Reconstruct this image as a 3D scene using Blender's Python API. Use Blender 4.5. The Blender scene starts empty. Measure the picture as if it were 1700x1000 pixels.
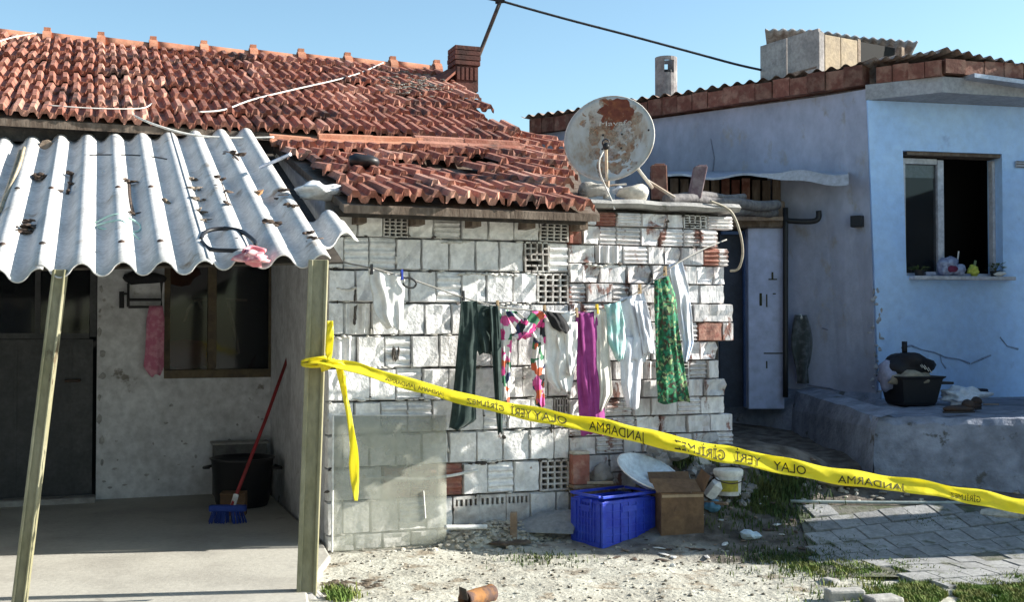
import bpy, bmesh, math, random
from mathutils import Vector, Matrix, noise as mnoise
random.seed(7)
R_ = math.radians
sc = bpy.context.scene
COL = sc.collection

# ------------------------------------------------------------------ camera
FPX, CX, CY = 1900.0, 850.0, 500.0
PITCH = math.atan(45/FPX)
CAM = Vector((0, 0, 1.42))
cd = bpy.data.cameras.new('camera'); cam = bpy.data.objects.new('camera', cd); COL.objects.link(cam)
cd.sensor_width = 36.0; cd.sensor_fit = 'HORIZONTAL'; cd.lens = 36.0*FPX/1700.0
cd.clip_start = 0.05; cd.clip_end = 3000
cam.location = CAM; cam.rotation_euler = (math.pi/2 + PITCH, 0, 0)
sc.camera = cam

# ------------------------------------------------------------------ light
SUN_AZ, SUN_EL = R_(82.0), R_(25.0)
w = bpy.data.worlds.new('World'); sc.world = w; w.use_nodes = True
nt = w.node_tree; bg = nt.nodes['Background']
sky = nt.nodes.new('ShaderNodeTexSky'); sky.sky_type = 'NISHITA'; sky.sun_disc = False
sky.sun_elevation = SUN_EL; sky.sun_rotation = SUN_AZ
sky.altitude = 0; sky.air_density = 1.0; sky.dust_density = 0.7; sky.ozone_density = 0.6
tint = nt.nodes.new('ShaderNodeVectorMath'); tint.operation = 'MULTIPLY'; tint.inputs[1].default_value = (0.89, 1.06, 1.08)
nt.links.new(sky.outputs['Color'], tint.inputs[0]); nt.links.new(tint.outputs[0], bg.inputs['Color']); bg.inputs['Strength'].default_value = 0.084
sl = bpy.data.lights.new('sun', 'SUN'); sun = bpy.data.objects.new('sun', sl); COL.objects.link(sun)
sl.energy = 5.0; sl.angle = R_(0.5); sl.color = (1.0, 0.95, 0.86)
sdir = Vector((math.sin(SUN_AZ)*math.cos(SUN_EL), math.cos(SUN_AZ)*math.cos(SUN_EL), math.sin(SUN_EL)))
sun.rotation_euler = sdir.to_track_quat('Z', 'Y').to_euler()
sun.location = (6, 0, 9)
sc.view_settings.view_transform = 'Standard'; sc.view_settings.look = 'None'
sc.view_settings.gamma = 1.0; sc.view_settings.exposure = 1.32
sc.view_settings.use_curve_mapping = False
sc.render.engine = 'CYCLES'
sc.cycles.max_bounces = 8; sc.cycles.transparent_max_bounces = 12

# ------------------------------------------------------------------ photograph -> place
FV = Vector((0, math.cos(PITCH), math.sin(PITCH))); UV = Vector((0, -math.sin(PITCH), math.cos(PITCH)))
RV = Vector((1, 0, 0))
def ray(px, py): return FV + RV*((px-CX)/FPX) + UV*((CY-py)/FPX)
def atY(px, py, Y):
    d = ray(px, py); return CAM + d*(Y/d.y)
def onplane(px, py, p, n):
    d = ray(px, py); return CAM + d*((p-CAM).dot(n)/d.dot(n))
def S(x): x = max(0.0, min(1.0, x)); return x*x*(3-2*x)
def gh(X, Y):                                      # lie of the land: it climbs towards the alley
    s = (X+1.17)*.9397+(Y-7.29)*.342; t = -(X+1.17)*.342+(Y-7.29)*.9397      # bank of earth against the brick wall
    b = 0.58*S((s-1.5)/1.35)*S((t+.85)/.75)*S((4.6-s)/1.4)
    return max(b, 0.45*S((Y-6.9)/2.0)*S(X/1.2)) + 0.2*S((Y-9)/4.0)*S((X-0.6)/1.0)
def G(px, py, lift=0.0):
    d = ray(px, py); t = max(3.0, (0.9-CAM.z)/d.z if d.z < -.01 else 60); st_ = .08
    while t < 60:
        p = CAM + d*t
        if p.z <= gh(p.x, p.y)+lift:
            if st_ < .004: return p
            t -= st_; st_ *= .25
        else: t += st_
    return p
ALPHA = R_(20)
O = Vector((-1.17, 7.29, 0)); HU = Vector((math.cos(ALPHA), math.sin(ALPHA), 0)); HN = Vector((-math.sin(ALPHA), math.cos(ALPHA), 0))
def L(s, t, z): return O + HU*s + HN*t + Vector((0, 0, z))
def toL(p): d = p-O; return (d.dot(HU), d.dot(HN), p.z)
def W(px, py, t=0.0):
    p = onplane(px, py, O+HN*t, HN); a = toL(p); return a[0], a[2]

# ------------------------------------------------------------------ mesh builder
_ico = {}
def ico(n):
    if n not in _ico:
        b = bmesh.new(); bmesh.ops.create_icosphere(b, subdivisions=n, radius=1.0)
        _ico[n] = ([v.co.copy() for v in b.verts], [[v.index for v in f.verts] for f in b.faces]); b.free()
    return _ico[n]
class MB:
    def __init__(s): s.v = []; s.f = []
    def add(s, vs, fs):
        o = len(s.v); s.v += [Vector(p) for p in vs]; s.f += [tuple(i+o for i in f) for f in fs]; return s
    def box(s, x0, x1, y0, y1, z0, z1, M=None):
        vs = [Vector((x, y, z)) for z in (z0, z1) for y in (y0, y1) for x in (x0, x1)]
        if M: vs = [M @ p for p in vs]
        return s.add(vs, [(0,2,3,1),(4,5,7,6),(0,1,5,4),(2,6,7,3),(0,4,6,2),(1,3,7,5)])
    def cbox(s, c, sx, sy, sz, M=None):
        MM = Matrix.Translation(c) @ (M.to_4x4() if M else Matrix.Identity(4))
        return s.box(-sx/2, sx/2, -sy/2, sy/2, -sz/2, sz/2, MM)
    def extrude(s, poly, vec):
        n = len(poly); vec = Vector(vec); poly = [Vector(p) for p in poly]
        vs = poly + [p+vec for p in poly]
        fs = [tuple(range(n))[::-1], tuple(range(n, 2*n))] + [(i, (i+1) % n, n+(i+1) % n, n+i) for i in range(n)]
        return s.add(vs, fs)
    def tube(s, pts, r, n=8, cap=True):
        pts = [Vector(p) for p in pts]; m = len(pts); rr = r if isinstance(r, (list, tuple)) else [r]*m
        vs = []; up = Vector((0.13, 0.21, 0.97))
        for i, p in enumerate(pts):
            d = (pts[min(i+1, m-1)]-pts[max(i-1, 0)]).normalized()
            a = d.cross(up)
            if a.length < 1e-3: a = d.cross(Vector((1, 0, 0)))
            a.normalize(); b = d.cross(a)
            for k in range(n):
                an = 2*math.pi*k/n; vs.append(p+(a*math.cos(an)+b*math.sin(an))*rr[i])
        fs = [(i*n+k, i*n+(k+1) % n, (i+1)*n+(k+1) % n, (i+1)*n+k) for i in range(m-1) for k in range(n)]
        if cap: fs += [tuple(range(n))[::-1], tuple(range((m-1)*n, m*n))]
        return s.add(vs, fs)
    def lathe(s, prof, n=24, M=None):
        vs = []; m = len(prof)
        for r, z in prof:
            for k in range(n):
                a = 2*math.pi*k/n; p = Vector((r*math.cos(a), r*math.sin(a), z)); vs.append(M @ p if M else p)
        fs = [(i*n+k, i*n+(k+1) % n, (i+1)*n+(k+1) % n, (i+1)*n+k) for i in range(m-1) for k in range(n)]
        return s.add(vs, fs)
    def grid(s, fn, nu, nv):
        vs = [fn(i/nu, j/nv) for j in range(nv+1) for i in range(nu+1)]
        fs = [(j*(nu+1)+i, j*(nu+1)+i+1, (j+1)*(nu+1)+i+1, (j+1)*(nu+1)+i) for j in range(nv) for i in range(nu)]
        return s.add(vs, fs)
    def blob(s, c, size, seed=0, n=2, amp=0.35, fq=1.3, M=None):
        v, f = ico(n); c = Vector(c); out = []
        for p in v:
            k = 1+amp*mnoise.noise(p*fq+Vector((seed*3.1, seed*1.7, seed)))
            q = Vector((p.x*size[0]*k, p.y*size[1]*k, p.z*size[2]*k)); out.append(c+(M @ q if M else q))
        return s.add(out, f)
    def mesh(s, name, smooth=False):
        me = bpy.data.meshes.new(name); me.from_pydata([tuple(p) for p in s.v], [], s.f); me.update()
        b = bmesh.new(); b.from_mesh(me); bmesh.ops.recalc_face_normals(b, faces=b.faces); b.to_mesh(me); b.free()
        if smooth: me.polygons.foreach_set('use_smooth', [True]*len(me.polygons))
        return me

def tag(o, label=None, cat=None, group=None, kind=None):
    if label: o['label'] = label
    if cat: o['category'] = cat
    if group: o['group'] = group
    if kind: o['kind'] = kind
    return o
def obj(name, mb, m, parent=None, label=None, cat=None, group=None, kind=None, loc=None, rot=None, smooth=False, bevel=0, solid=0, subs=0, scale=None):
    me = mb if isinstance(mb, bpy.types.Mesh) else mb.mesh(name, smooth)
    if m and not me.materials: me.materials.append(m)
    o = bpy.data.objects.new(name, me); COL.objects.link(o)
    if parent: o.parent = parent
    if loc is not None: o.location = loc
    if rot is not None: o.rotation_euler = rot
    if scale is not None: o.scale = scale
    if solid:
        md = o.modifiers.new('solid', 'SOLIDIFY'); md.thickness = solid; md.offset = 0
    if subs:
        md = o.modifiers.new('sub', 'SUBSURF'); md.levels = subs; md.render_levels = subs
    if bevel:
        md = o.modifiers.new('bevel', 'BEVEL'); md.width = bevel; md.segments = 2; md.limit_method = 'ANGLE'; md.angle_limit = R_(40)
    return tag(o, label, cat, group, kind)
def thing(name, label, cat, loc=(0,0,0), rz=0, group=None):
    o = bpy.data.objects.new(name, None); COL.objects.link(o); o.location = loc; o.rotation_euler = (0, 0, rz)
    o.empty_display_size = 0.2
    return tag(o, label, cat, group)
def smoothpath(pts, n=6):
    P = [Vector(p) for p in pts]; out = []
    for i in range(len(P)-1):
        p0, p1, p2, p3 = P[max(i-1, 0)], P[i], P[i+1], P[min(i+2, len(P)-1)]
        for k in range(n):
            t = k/n
            out.append(0.5*((2*p1)+(p2-p0)*t+(2*p0-5*p1+4*p2-p3)*t*t+(3*p1-p0-3*p2+p3)*t**3))
    out.append(P[-1]); return out
def lerpk(keys, y):                                # keys: (y, a, b, ...)
    if y <= keys[0][0]: return keys[0][1:]
    for k0, k1 in zip(keys, keys[1:]):
        if y <= k1[0]:
            q = (y-k0[0])/(k1[0]-k0[0]); return tuple(a+(b-a)*q for a, b in zip(k0[1:], k1[1:]))
    return keys[-1][1:]
def wall_open(mb, s0, s1, z0, z1, t0, t1, ops):    # a wall slab with rectangular openings and their reveals
    ss = sorted({s0, s1, *[o[0] for o in ops], *[o[1] for o in ops]}); zz = sorted({z0, z1, *[o[2] for o in ops], *[o[3] for o in ops]})
    ss = [x for x in ss if s0 <= x <= s1]; zz = [x for x in zz if z0 <= x <= z1]
    def hole(i, j):
        if i < 0 or j < 0 or i >= len(ss)-1 or j >= len(zz)-1: return True
        a = (ss[i]+ss[i+1])/2; b = (zz[j]+zz[j+1])/2
        return any(o[0] < a < o[1] and o[2] < b < o[3] for o in ops)
    for i in range(len(ss)-1):
        for j in range(len(zz)-1):
            if hole(i, j): continue
            a, b, c, d = ss[i], ss[i+1], zz[j], zz[j+1]
            q = lambda *v: mb.add(v, [(0, 1, 2, 3)])
            q((a,t0,c),(b,t0,c),(b,t0,d),(a,t0,d)); q((b,t1,c),(a,t1,c),(a,t1,d),(b,t1,d))
            if hole(i-1, j): q((a,t1,c),(a,t0,c),(a,t0,d),(a,t1,d))
            if hole(i+1, j): q((b,t0,c),(b,t1,c),(b,t1,d),(b,t0,d))
            if hole(i, j-1): q((a,t1,c),(b,t1,c),(b,t0,c),(a,t0,c))
            if hole(i, j+1): q((a,t0,d),(b,t0,d),(b,t1,d),(a,t1,d))
    return mb

# ------------------------------------------------------------------ materials
def mat(name, col, col2=None, sc1=6, thr=(.42,.62), col3=None, sc3=1.7, thr3=(.55,.68), rough=.85, bump=.3, bsc=50, bd=.01,
        rnd=0.0, rcol=None, rthr=(.6,.9), metal=0, spec=.3, streak=1.0, fine=.18, alpha=None, trans=0, objsp=False):
    m = bpy.data.materials.new(name); m.use_nodes = True; n = m.node_tree.nodes; l = m.node_tree.links
    p = n['Principled BSDF']; p.inputs['Roughness'].default_value = rough; p.inputs['Metallic'].default_value = metal
    p.inputs['Specular IOR Level'].default_value = spec
    if objsp: src = n.new('ShaderNodeTexCoord').outputs['Object']
    else: src = n.new('ShaderNodeNewGeometry').outputs['Position']
    mp = n.new('ShaderNodeMapping'); mp.inputs['Scale'].default_value = (1, 1, streak); l.new(src, mp.inputs['Vector'])
    vec = mp.outputs['Vector']
    def nz(scale, det=6, v=vec, ro=.6):
        t = n.new('ShaderNodeTexNoise'); t.inputs['Scale'].default_value = scale; t.inputs['Detail'].default_value = det
        t.inputs['Roughness'].default_value = ro; l.new(v, t.inputs['Vector']); return t.outputs['Fac']
    def ramp(f, a, b):
        t = n.new('ShaderNodeMapRange'); t.inputs['From Min'].default_value = a; t.inputs['From Max'].default_value = b
        t.interpolation_type = 'SMOOTHSTEP'; l.new(f, t.inputs['Value']); return t.outputs['Result']
    def mix(f, a, b):
        t = n.new('ShaderNodeMix'); t.data_type = 'RGBA'
        l.new(f, t.inputs['Factor']) if not isinstance(f, float) else setattr(t.inputs['Factor'], 'default_value', f)
        for v, k in ((a, 6), (b, 7)):
            if isinstance(v, tuple): t.inputs[k].default_value = (*v, 1)
            else: l.new(v, t.inputs[k])
        return t.outputs[2]
    c = col
    if rcol is not None or rnd:
        oi = n.new('ShaderNodeObjectInfo').outputs['Random']
    if rcol is not None: c = mix(ramp(oi, *rthr), c, rcol)
    if col2 is not None: c = mix(ramp(nz(sc1), *thr), c, col2)
    if col3 is not None: c = mix(ramp(nz(sc3, 8, ro=.65), *thr3), c, col3)
    if fine or rnd:
        h = n.new('ShaderNodeHueSaturation')
        if isinstance(c, tuple): h.inputs['Color'].default_value = (*c, 1)
        else: l.new(c, h.inputs['Color'])
        t = n.new('ShaderNodeMapRange'); t.inputs['To Min'].default_value = 1-fine; t.inputs['To Max'].default_value = 1+fine
        t.inputs['From Min'].default_value = .3; t.inputs['From Max'].default_value = .7
        l.new(nz(bsc*.6, 3), t.inputs['Value']); val = t.outputs['Result']
        if rnd:
            t2 = n.new('ShaderNodeMapRange'); t2.inputs['To Min'].default_value = 1-rnd; t2.inputs['To Max'].default_value = 1+rnd
            l.new(oi, t2.inputs['Value']); mu = n.new('ShaderNodeMath'); mu.operation = 'MULTIPLY'
            l.new(val, mu.inputs[0]); l.new(t2.outputs['Result'], mu.inputs[1]); val = mu.outputs[0]
        l.new(val, h.inputs['Value']); c = h.outputs['Color']
    if isinstance(c, tuple): p.inputs['Base Color'].default_value = (*c, 1)
    else: l.new(c, p.inputs['Base Color'])
    if bump:
        b = n.new('ShaderNodeBump'); b.inputs['Strength'].default_value = bump; b.inputs['Distance'].default_value = bd
        l.new(nz(bsc, 8), b.inputs['Height']); l.new(b.outputs['Normal'], p.inputs['Normal'])
    if trans: p.inputs['Transmission Weight'].default_value = trans
    if alpha is not None:
        tr = n.new('ShaderNodeBsdfTransparent'); mx = n.new('ShaderNodeMixShader'); out = n['Material Output']
        if isinstance(alpha, tuple): l.new(ramp(nz(alpha[0]), alpha[1], alpha[2]), mx.inputs['Fac'])
        else: mx.inputs['Fac'].default_value = alpha
        l.new(tr.outputs[0], mx.inputs[1]); l.new(p.outputs[0], mx.inputs[2]); l.new(mx.outputs[0], out.inputs['Surface'])
    return m
def cloth(name, col, col2=None, **k):
    d = dict(rough=.9, bump=.35, bsc=260, bd=.002, fine=.08, sc1=18); d.update(k); m = mat(name, col, col2, **d)
    m.node_tree.nodes['Principled BSDF'].inputs['Sheen Weight'].default_value = .15
    return m
def print_cloth(name, cols, scale=28):
    m = bpy.data.materials.new(name); m.use_nodes = True; n = m.node_tree.nodes; l = m.node_tree.links; p = n['Principled BSDF']
    p.inputs['Roughness'].default_value = .85
    g = n.new('ShaderNodeNewGeometry'); nz = n.new('ShaderNodeTexNoise'); nz.inputs['Scale'].default_value = 18
    ad = n.new('ShaderNodeVectorMath'); ad.operation = 'MULTIPLY_ADD'; ad.inputs[1].default_value = (.07,)*3
    l.new(g.outputs['Position'], nz.inputs['Vector']); l.new(nz.outputs['Color'], ad.inputs[0]); l.new(g.outputs['Position'], ad.inputs[2])
    v = n.new('ShaderNodeTexVoronoi'); v.inputs['Scale'].default_value = scale; l.new(ad.outputs[0], v.inputs['Vector'])
    sp = n.new('ShaderNodeSeparateColor'); l.new(v.outputs['Color'], sp.inputs[0])
    r = n.new('ShaderNodeValToRGB'); r.color_ramp.interpolation = 'CONSTANT'; e = r.color_ramp.elements
    for i, c in enumerate(cols):
        el = e[i] if i < 2 else e.new(i/len(cols)); el.position = i/len(cols); el.color = (*c, 1)
    l.new(sp.outputs[0], r.inputs[0]); l.new(r.outputs[0], p.inputs['Base Color'])
    return m
WHITE = (.66,.65,.63)
M = {}
M['ground'] = None
M['brick'] = mat('whitewashed brick', (.80,.79,.78), (.69,.68,.66), 7, (.45,.72), (.30,.20,.17), 5.5, (.66,.72), rough=.9, bump=.75, bsc=38, bd=.011, rnd=.10)
M['brick_r'] = mat('thinly whitewashed brick', (.70,.68,.67), (.55,.50,.49), 6, (.42,.66), (.26,.14,.115), 9, (.55,.63), rough=.9, bump=.7, bsc=45, bd=.01, rnd=.2, streak=.45)
M['brick_red'] = mat('bare red brick', (.30,.12,.09), (.40,.22,.17), 12, bump=.5, bsc=60)
M['mortar'] = mat('old mortar', (.20,.19,.18), (.34,.33,.31), 9, (.5,.65), bump=.8, bsc=40)
M['plaster'] = mat('grey whitewashed plaster', (.64,.645,.66), (.53,.53,.54), 3, (.4,.65), (.25,.23,.21), 4.5, (.64,.72), bump=.5, bsc=25)
M['tile'] = mat('terracotta roof tile', (.29,.105,.07), (.37,.175,.125), 11, (.4,.65), (.10,.06,.05), 2.6, (.52,.66), rough=.85, bump=.5, bsc=60, rnd=.28, rcol=(.39,.225,.17), rthr=(.55,1.0))
M['ridge'] = mat('ridge tile clay', (.50,.235,.145), (.42,.17,.10), 9, bump=.3, bsc=60, rnd=.15)
M['asb'] = mat('weathered fibre cement sheet', (.60,.59,.57), (.47,.46,.44), 4, (.4,.7), (.29,.235,.18), 4.4, (.57,.72), bump=.3, bsc=70, bd=.005)
M['post'] = mat('flaking khaki paint on steel', (.23,.215,.125), (.28,.265,.18), 5, (.4,.65), (.13,.10,.06), 7, (.64,.70), rough=.55, bump=.15, bsc=60, streak=.4)
M['wood_d'] = mat('dark weathered wood', (.11,.08,.06), (.18,.14,.11), 14, bump=.5, bsc=60, streak=.3)
M['wood'] = mat('grey brown wood', (.24,.17,.12), (.32,.25,.19), 14, bump=.5, bsc=60)
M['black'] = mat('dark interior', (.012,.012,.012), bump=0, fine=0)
M['blkp'] = mat('black plastic', (.02,.02,.022), rough=.45, bump=.1, fine=.1)
M['metal_d'] = mat('dark rusted metal', (.06,.05,.045), (.12,.07,.05), 12, rough=.6, metal=.3)
M['doorgrey'] = mat('charcoal painted door', (.055,.057,.06), (.075,.075,.078), 4, rough=.55, bump=.08)
M['wframe'] = mat('brown window frame', (.13,.10,.06), (.09,.07,.05), 10, rough=.6, bump=.2)
M['pane'] = mat('window glass', (.02,.022,.025), rough=.06, bump=0, fine=0, spec=.6, alpha=.4)
M['sheet'] = mat('dusty clear plastic', (.44,.45,.38), rough=.35, bump=.05, fine=.05, alpha=(4, -.2, 1.45))
M['shade_blue_wall'] = mat('limewash with shade blue', (.42,.63,.96), (.47,.67,.96), 2.2, (.35,.65), (.34,.48,.76), 4.2, (.60,.74), bump=.5, bsc=22, fine=.08)  # the blue of skylit shade is put into the wall colour
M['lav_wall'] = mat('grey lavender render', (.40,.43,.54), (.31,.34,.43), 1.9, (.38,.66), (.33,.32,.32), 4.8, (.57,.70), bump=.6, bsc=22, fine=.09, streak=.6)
M['plinth'] = mat('rough cement plinth', (.27,.30,.37), (.19,.21,.26), 4, (.4,.62), (.10,.10,.10), 6, (.60,.68), bump=.9, bsc=22, bd=.02)
M['conc'] = mat('grey concrete', (.36,.35,.33), (.26,.25,.24), 4, (.42,.64), (.14,.14,.12), 7, (.60,.68), bump=.7, bsc=30)
M['floor'] = mat('worn porch concrete', (.41,.395,.35), (.33,.315,.28), 1.8, (.4,.66), (.28,.26,.23), 5, (.64,.72), bump=.25, bsc=40, fine=.08)
M['fascia'] = mat('red brown fascia brick', (.17,.068,.05), (.27,.15,.11), 9, bump=.4, bsc=40, rnd=.35)
M['dish'] = mat('chalky dish enamel', (.52,.53,.52), (.43,.42,.37), 5, (.4,.65), (.34,.25,.17), 5, (.52,.68), rough=.5, bump=.05, fine=.05, streak=.5)
M['rust'] = mat('rust', (.15,.048,.032), (.24,.09,.045), 18, (.45,.7), bump=.4, bsc=90, bd=.003)
M['white'] = mat('white plastic', (.72,.72,.70), (.60,.59,.56), 9, rough=.5, bump=.1)
M['cable_w'] = mat('pale cable', (.62,.60,.56), rough=.6, bump=0)
M['cable_d'] = mat('dark cable', (.03,.032,.035), rough=.6, bump=0)
M['yellow'] = mat('yellow barrier film', (.93,.84,.06), (.88,.76,.04), 6, rough=.30, bump=.5, bsc=17, bd=.012, fine=.06, spec=.5)
def translucent(m, col, f):
    n = m.node_tree.nodes; l = m.node_tree.links; t = n.new('ShaderNodeBsdfTranslucent'); t.inputs['Color'].default_value = (*col, 1); x = n.new('ShaderNodeMixShader'); x.inputs['Fac'].default_value = f
    l.new(n['Principled BSDF'].outputs[0], x.inputs[1]); l.new(t.outputs[0], x.inputs[2]); l.new(x.outputs[0], n['Material Output'].inputs['Surface'])
translucent(M['yellow'], (.95, .88, .10), .5)
M['ink'] = mat('black ink', (.035,.035,.015), bump=0, fine=.1)
M['crate'] = mat('blue crate plastic', (.014,.04,.46), (.03,.075,.54), 8, (.4,.65), (.10,.12,.30), 11, (.66,.74), rough=.42, bump=.1, fine=.1, spec=.5)
M['card'] = mat('brown cardboard', (.17,.105,.06), (.135,.083,.05), 6, (.4,.6), (.13,.085,.055), 9, (.62,.70), rough=.9, bump=.2)
M['redp'] = mat('red painted wood', (.32,.03,.035), (.22,.03,.03), 14, rough=.6)
M['bluep'] = mat('blue bristle plastic', (.02,.05,.25), rough=.6)
M['pink'] = cloth('dusty pink towel', (.50,.16,.25), (.62,.30,.38))
M['rubble'] = mat('pale rubble', (.50,.47,.40), (.34,.31,.26), 12, (.4,.62), bump=.6, bsc=60)
M['leafscrap'] = mat('dead leaf and twig', (.055,.04,.035), (.13,.09,.065), 30, bump=.4, bsc=80)
M['paver'] = mat('grey paving stone', (.30,.30,.295), (.23,.23,.225), 7, (.4,.64), (.13,.135,.10), 6, (.56,.66), bump=.5, bsc=60, rnd=.14)
M['tin'] = mat('galvanised sheet', (.42,.46,.55), (.34,.37,.44), 4, rough=.45, metal=.4, bump=.1)
# ------------------------------------------------------------------ ground
def ground_mat():
    m = mat('dusty ground', (.47,.46,.395), (.38,.365,.31), 3.2, (.4,.62), (.27,.23,.175), 4.2, (.54,.64), bump=.9, bsc=26, bd=.02, fine=.16)
    n = m.node_tree.nodes; l = m.node_tree.links; p = n['Principled BSDF']
    h = p.inputs['Base Color'].links[0].from_socket
    g = n.new('ShaderNodeNewGeometry'); sp = n.new('ShaderNodeSeparateXYZ'); l.new(g.outputs['Position'], sp.inputs[0])
    nz = n.new('ShaderNodeTexNoise'); nz.inputs['Scale'].default_value = 1.6; nz.inputs['Detail'].default_value = 7; l.new(g.outputs['Position'], nz.inputs['Vector'])
    a = n.new('ShaderNodeMath'); a.operation = 'MULTIPLY_ADD'; a.inputs[1].default_value = 2.2; l.new(nz.outputs['Fac'], a.inputs[0]); l.new(sp.outputs['Y'], a.inputs[2])
    b = n.new('ShaderNodeMath'); b.operation = 'MULTIPLY_ADD'; b.inputs[1].default_value = .45; l.new(sp.outputs['X'], b.inputs[0]); l.new(a.outputs[0], b.inputs[2])
    r = n.new('ShaderNodeMapRange'); r.interpolation_type = 'SMOOTHSTEP'; r.inputs['From Min'].default_value = 8.45; r.inputs['From Max'].default_value = 9.1; l.new(b.outputs[0], r.inputs['Value'])
    mx = n.new('ShaderNodeMix'); mx.data_type = 'RGBA'; l.new(r.outputs[0], mx.inputs['Factor']); l.new(h, mx.inputs[6])
    n2 = n.new('ShaderNodeTexNoise'); n2.inputs['Scale'].default_value = 9; n2.inputs['Detail'].default_value = 8; l.new(g.outputs['Position'], n2.inputs['Vector'])
    cr = n.new('ShaderNodeValToRGB'); cr.color_ramp.elements[0].position = .38; cr.color_ramp.elements[0].color = (.075,.062,.05,1)
    cr.color_ramp.elements[1].position = .66; cr.color_ramp.elements[1].color = (.20,.175,.15,1); l.new(n2.outputs['Fac'], cr.inputs[0])
    l.new(cr.outputs[0], mx.inputs[7]); l.new(mx.outputs[2], p.inputs['Base Color'])
    return m
M['ground'] = ground_mat()
def gz(X, Y):
    v = Vector((X, Y, 0))
    k = 1-.85*S((X-1.6)/.3)*S((Y-6.5)/.3)*S((8.6-Y)/.4)
    return gh(X, Y) + k*(.018*mnoise.noise(v*2.1) + .012*mnoise.noise(v*6.5) + .006*mnoise.noise(v*17))
gm = MB()
xs = [-400, -120, -40, -15, -8] + [-5+.05*i for i in range(211)] + [8, 12, 25, 60, 150, 400]
ys = [-60, -10, 0, 3, 4.5] + [5.2+.045*i for i in range(112)] + [10.6, 11.2, 12, 13, 14.5, 17, 22, 35, 80, 250, 900]
for y in ys:
    for x in xs: gm.v.append(Vector((x, y, gz(x, y) if (-5.1 < x < 6 and 5 < y < 14) else gh(x, y)-.02)))
nx = len(xs)
gm.f = [(j*nx+i, j*nx+i+1, (j+1)*nx+i+1, (j+1)*nx+i) for j in range(len(ys)-1) for i in range(nx-1)]
obj('ground', gm, M['ground'], kind='structure', smooth=True)
pf = MB(); poly = [(-6,2.6),(-.02,2.6),(-.02,.0),(-.05,-.35),(-.33,-1.15),(-.38,-1.5),(-.62,-2.4),(-6,-2.4)]
pf.extrude([tuple(L(s, t, -.12)) for s, t in poly], (0, 0, .165))
obj('porch_floor', pf, M['floor'], kind='structure', bevel=.012)

# ------------------------------------------------------------------ roof tiles
def tile_mesh(w, ln, seed, chip=False):
    rnd = random.Random(seed); prof = [(0,.004),(.07,.008),(.14,.040),(.30,.043),(.40,.010),(.52,.006),(.60,.010),(.68,.040),(.83,.042),(.92,.010),(1.0,.002)]
    mb = MB(); n = len(prof); vs = []
    for y, dz in ((0, 0), (0, 1), (.5, 1), (1, 1)):
        for x, z in prof:
            yy = y*ln+(rnd.uniform(-.008, .012) if y == 0 else 0)
            if chip and y == 0 and x > .75: yy += .05
            vs.append((x*w, yy, (z if dz else z-.046)+rnd.uniform(-.002, .002)))
    fs = [(j*n+i, j*n+i+1, (j+1)*n+i+1, (j+1)*n+i) for j in range(3) for i in range(n-1)]
    mb.add(vs, fs); return mb.mesh('roof_tile')
TW, TL = .205, .47
TILES = [tile_mesh(TW*1.02, TL, i, i == 4) for i in range(5)]
for me in TILES: me.materials.append(M['tile'])
def tiles(parent, slim, t0, z0, phi, rows, exp, jit=1.0, skip=()):
    ct, st = math.cos(phi), math.sin(phi)
    for r in range(rows):
        t = t0+r*exp*ct; z = z0+r*exp*st; a, b = slim(t, r); off = 0 if r % 2 == 0 else .0
        k = 0; s = a+off
        while s < b-.08:
            if (r, k) not in skip:
                o = obj('roof_tile', random.choice(TILES[:4]) if random.random() > .06 else TILES[4], None, parent)
                o.location = (s+random.uniform(-.008, .008)*jit, t+random.uniform(-.02, .02)*jit, z+.042+random.uniform(-.006, .008)*jit+.012*math.sin(s*2.1+r))
                o.rotation_euler = (phi-.095+random.uniform(-.025, .025)*jit, random.uniform(-.03, .03)*jit, random.uniform(-.03, .03)*jit)
            s += TW; k += 1

# ------------------------------------------------------------------ long house with the porch
house = thing('tiled_house', 'long low whitewashed house with the big red tiled roof and clay chimney behind the porch', 'house', tuple(O), ALPHA)
BW = 2.53
wl0, z_d = W(-60, 700, BW)[0], W(0, 560, BW)[1]
d0, d1 = W(-70, 700, BW)[0], W(160, 700, BW)[0]
w0, w1 = W(272, 600, BW)[0], W(463, 600, BW)[0]-.03
wz0, wz1 = W(350, 628, BW)[1], W(350, 395, BW)[1]
mb = wall_open(MB(), -5.5, 3.2, 0, 3.0, BW, BW+.2, [(d0, d1, -1, 2.12), (w0, w1, wz0, wz1)])
hw = obj('front_wall', mb, M['plaster'], house, 'white limewashed porch wall chipped near its foot')
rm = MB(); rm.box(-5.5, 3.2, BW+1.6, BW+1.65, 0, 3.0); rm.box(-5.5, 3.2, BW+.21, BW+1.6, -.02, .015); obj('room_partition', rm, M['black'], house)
ebx = MB(); ebx.box(-5.5, 2.08, 2.30, 2.33, 2.86, 3.03); eave_shade = mat('eave board with shade in colour', (.045,.042,.04), (.07,.062,.055), 12, bump=.4); obj('eave_board', ebx, eave_shade, house)  # near-black board colour holds the shade under the tile edge
sf = MB(); sf.box(-5.5, 2.1, 2.331, BW+.1, 2.975, 2.995); obj('soffit', sf, M['wood_d'], house)
for px in (78, 293, 520, 700):
    s, z = W(px, 226, 2.1); m_ = MB(); m_.tube([(s, 2.1, 2.80), (s, 2.75, 2.86)], .055, 8); obj('rafter', m_, M['wood'], house, bevel=.004)
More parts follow.
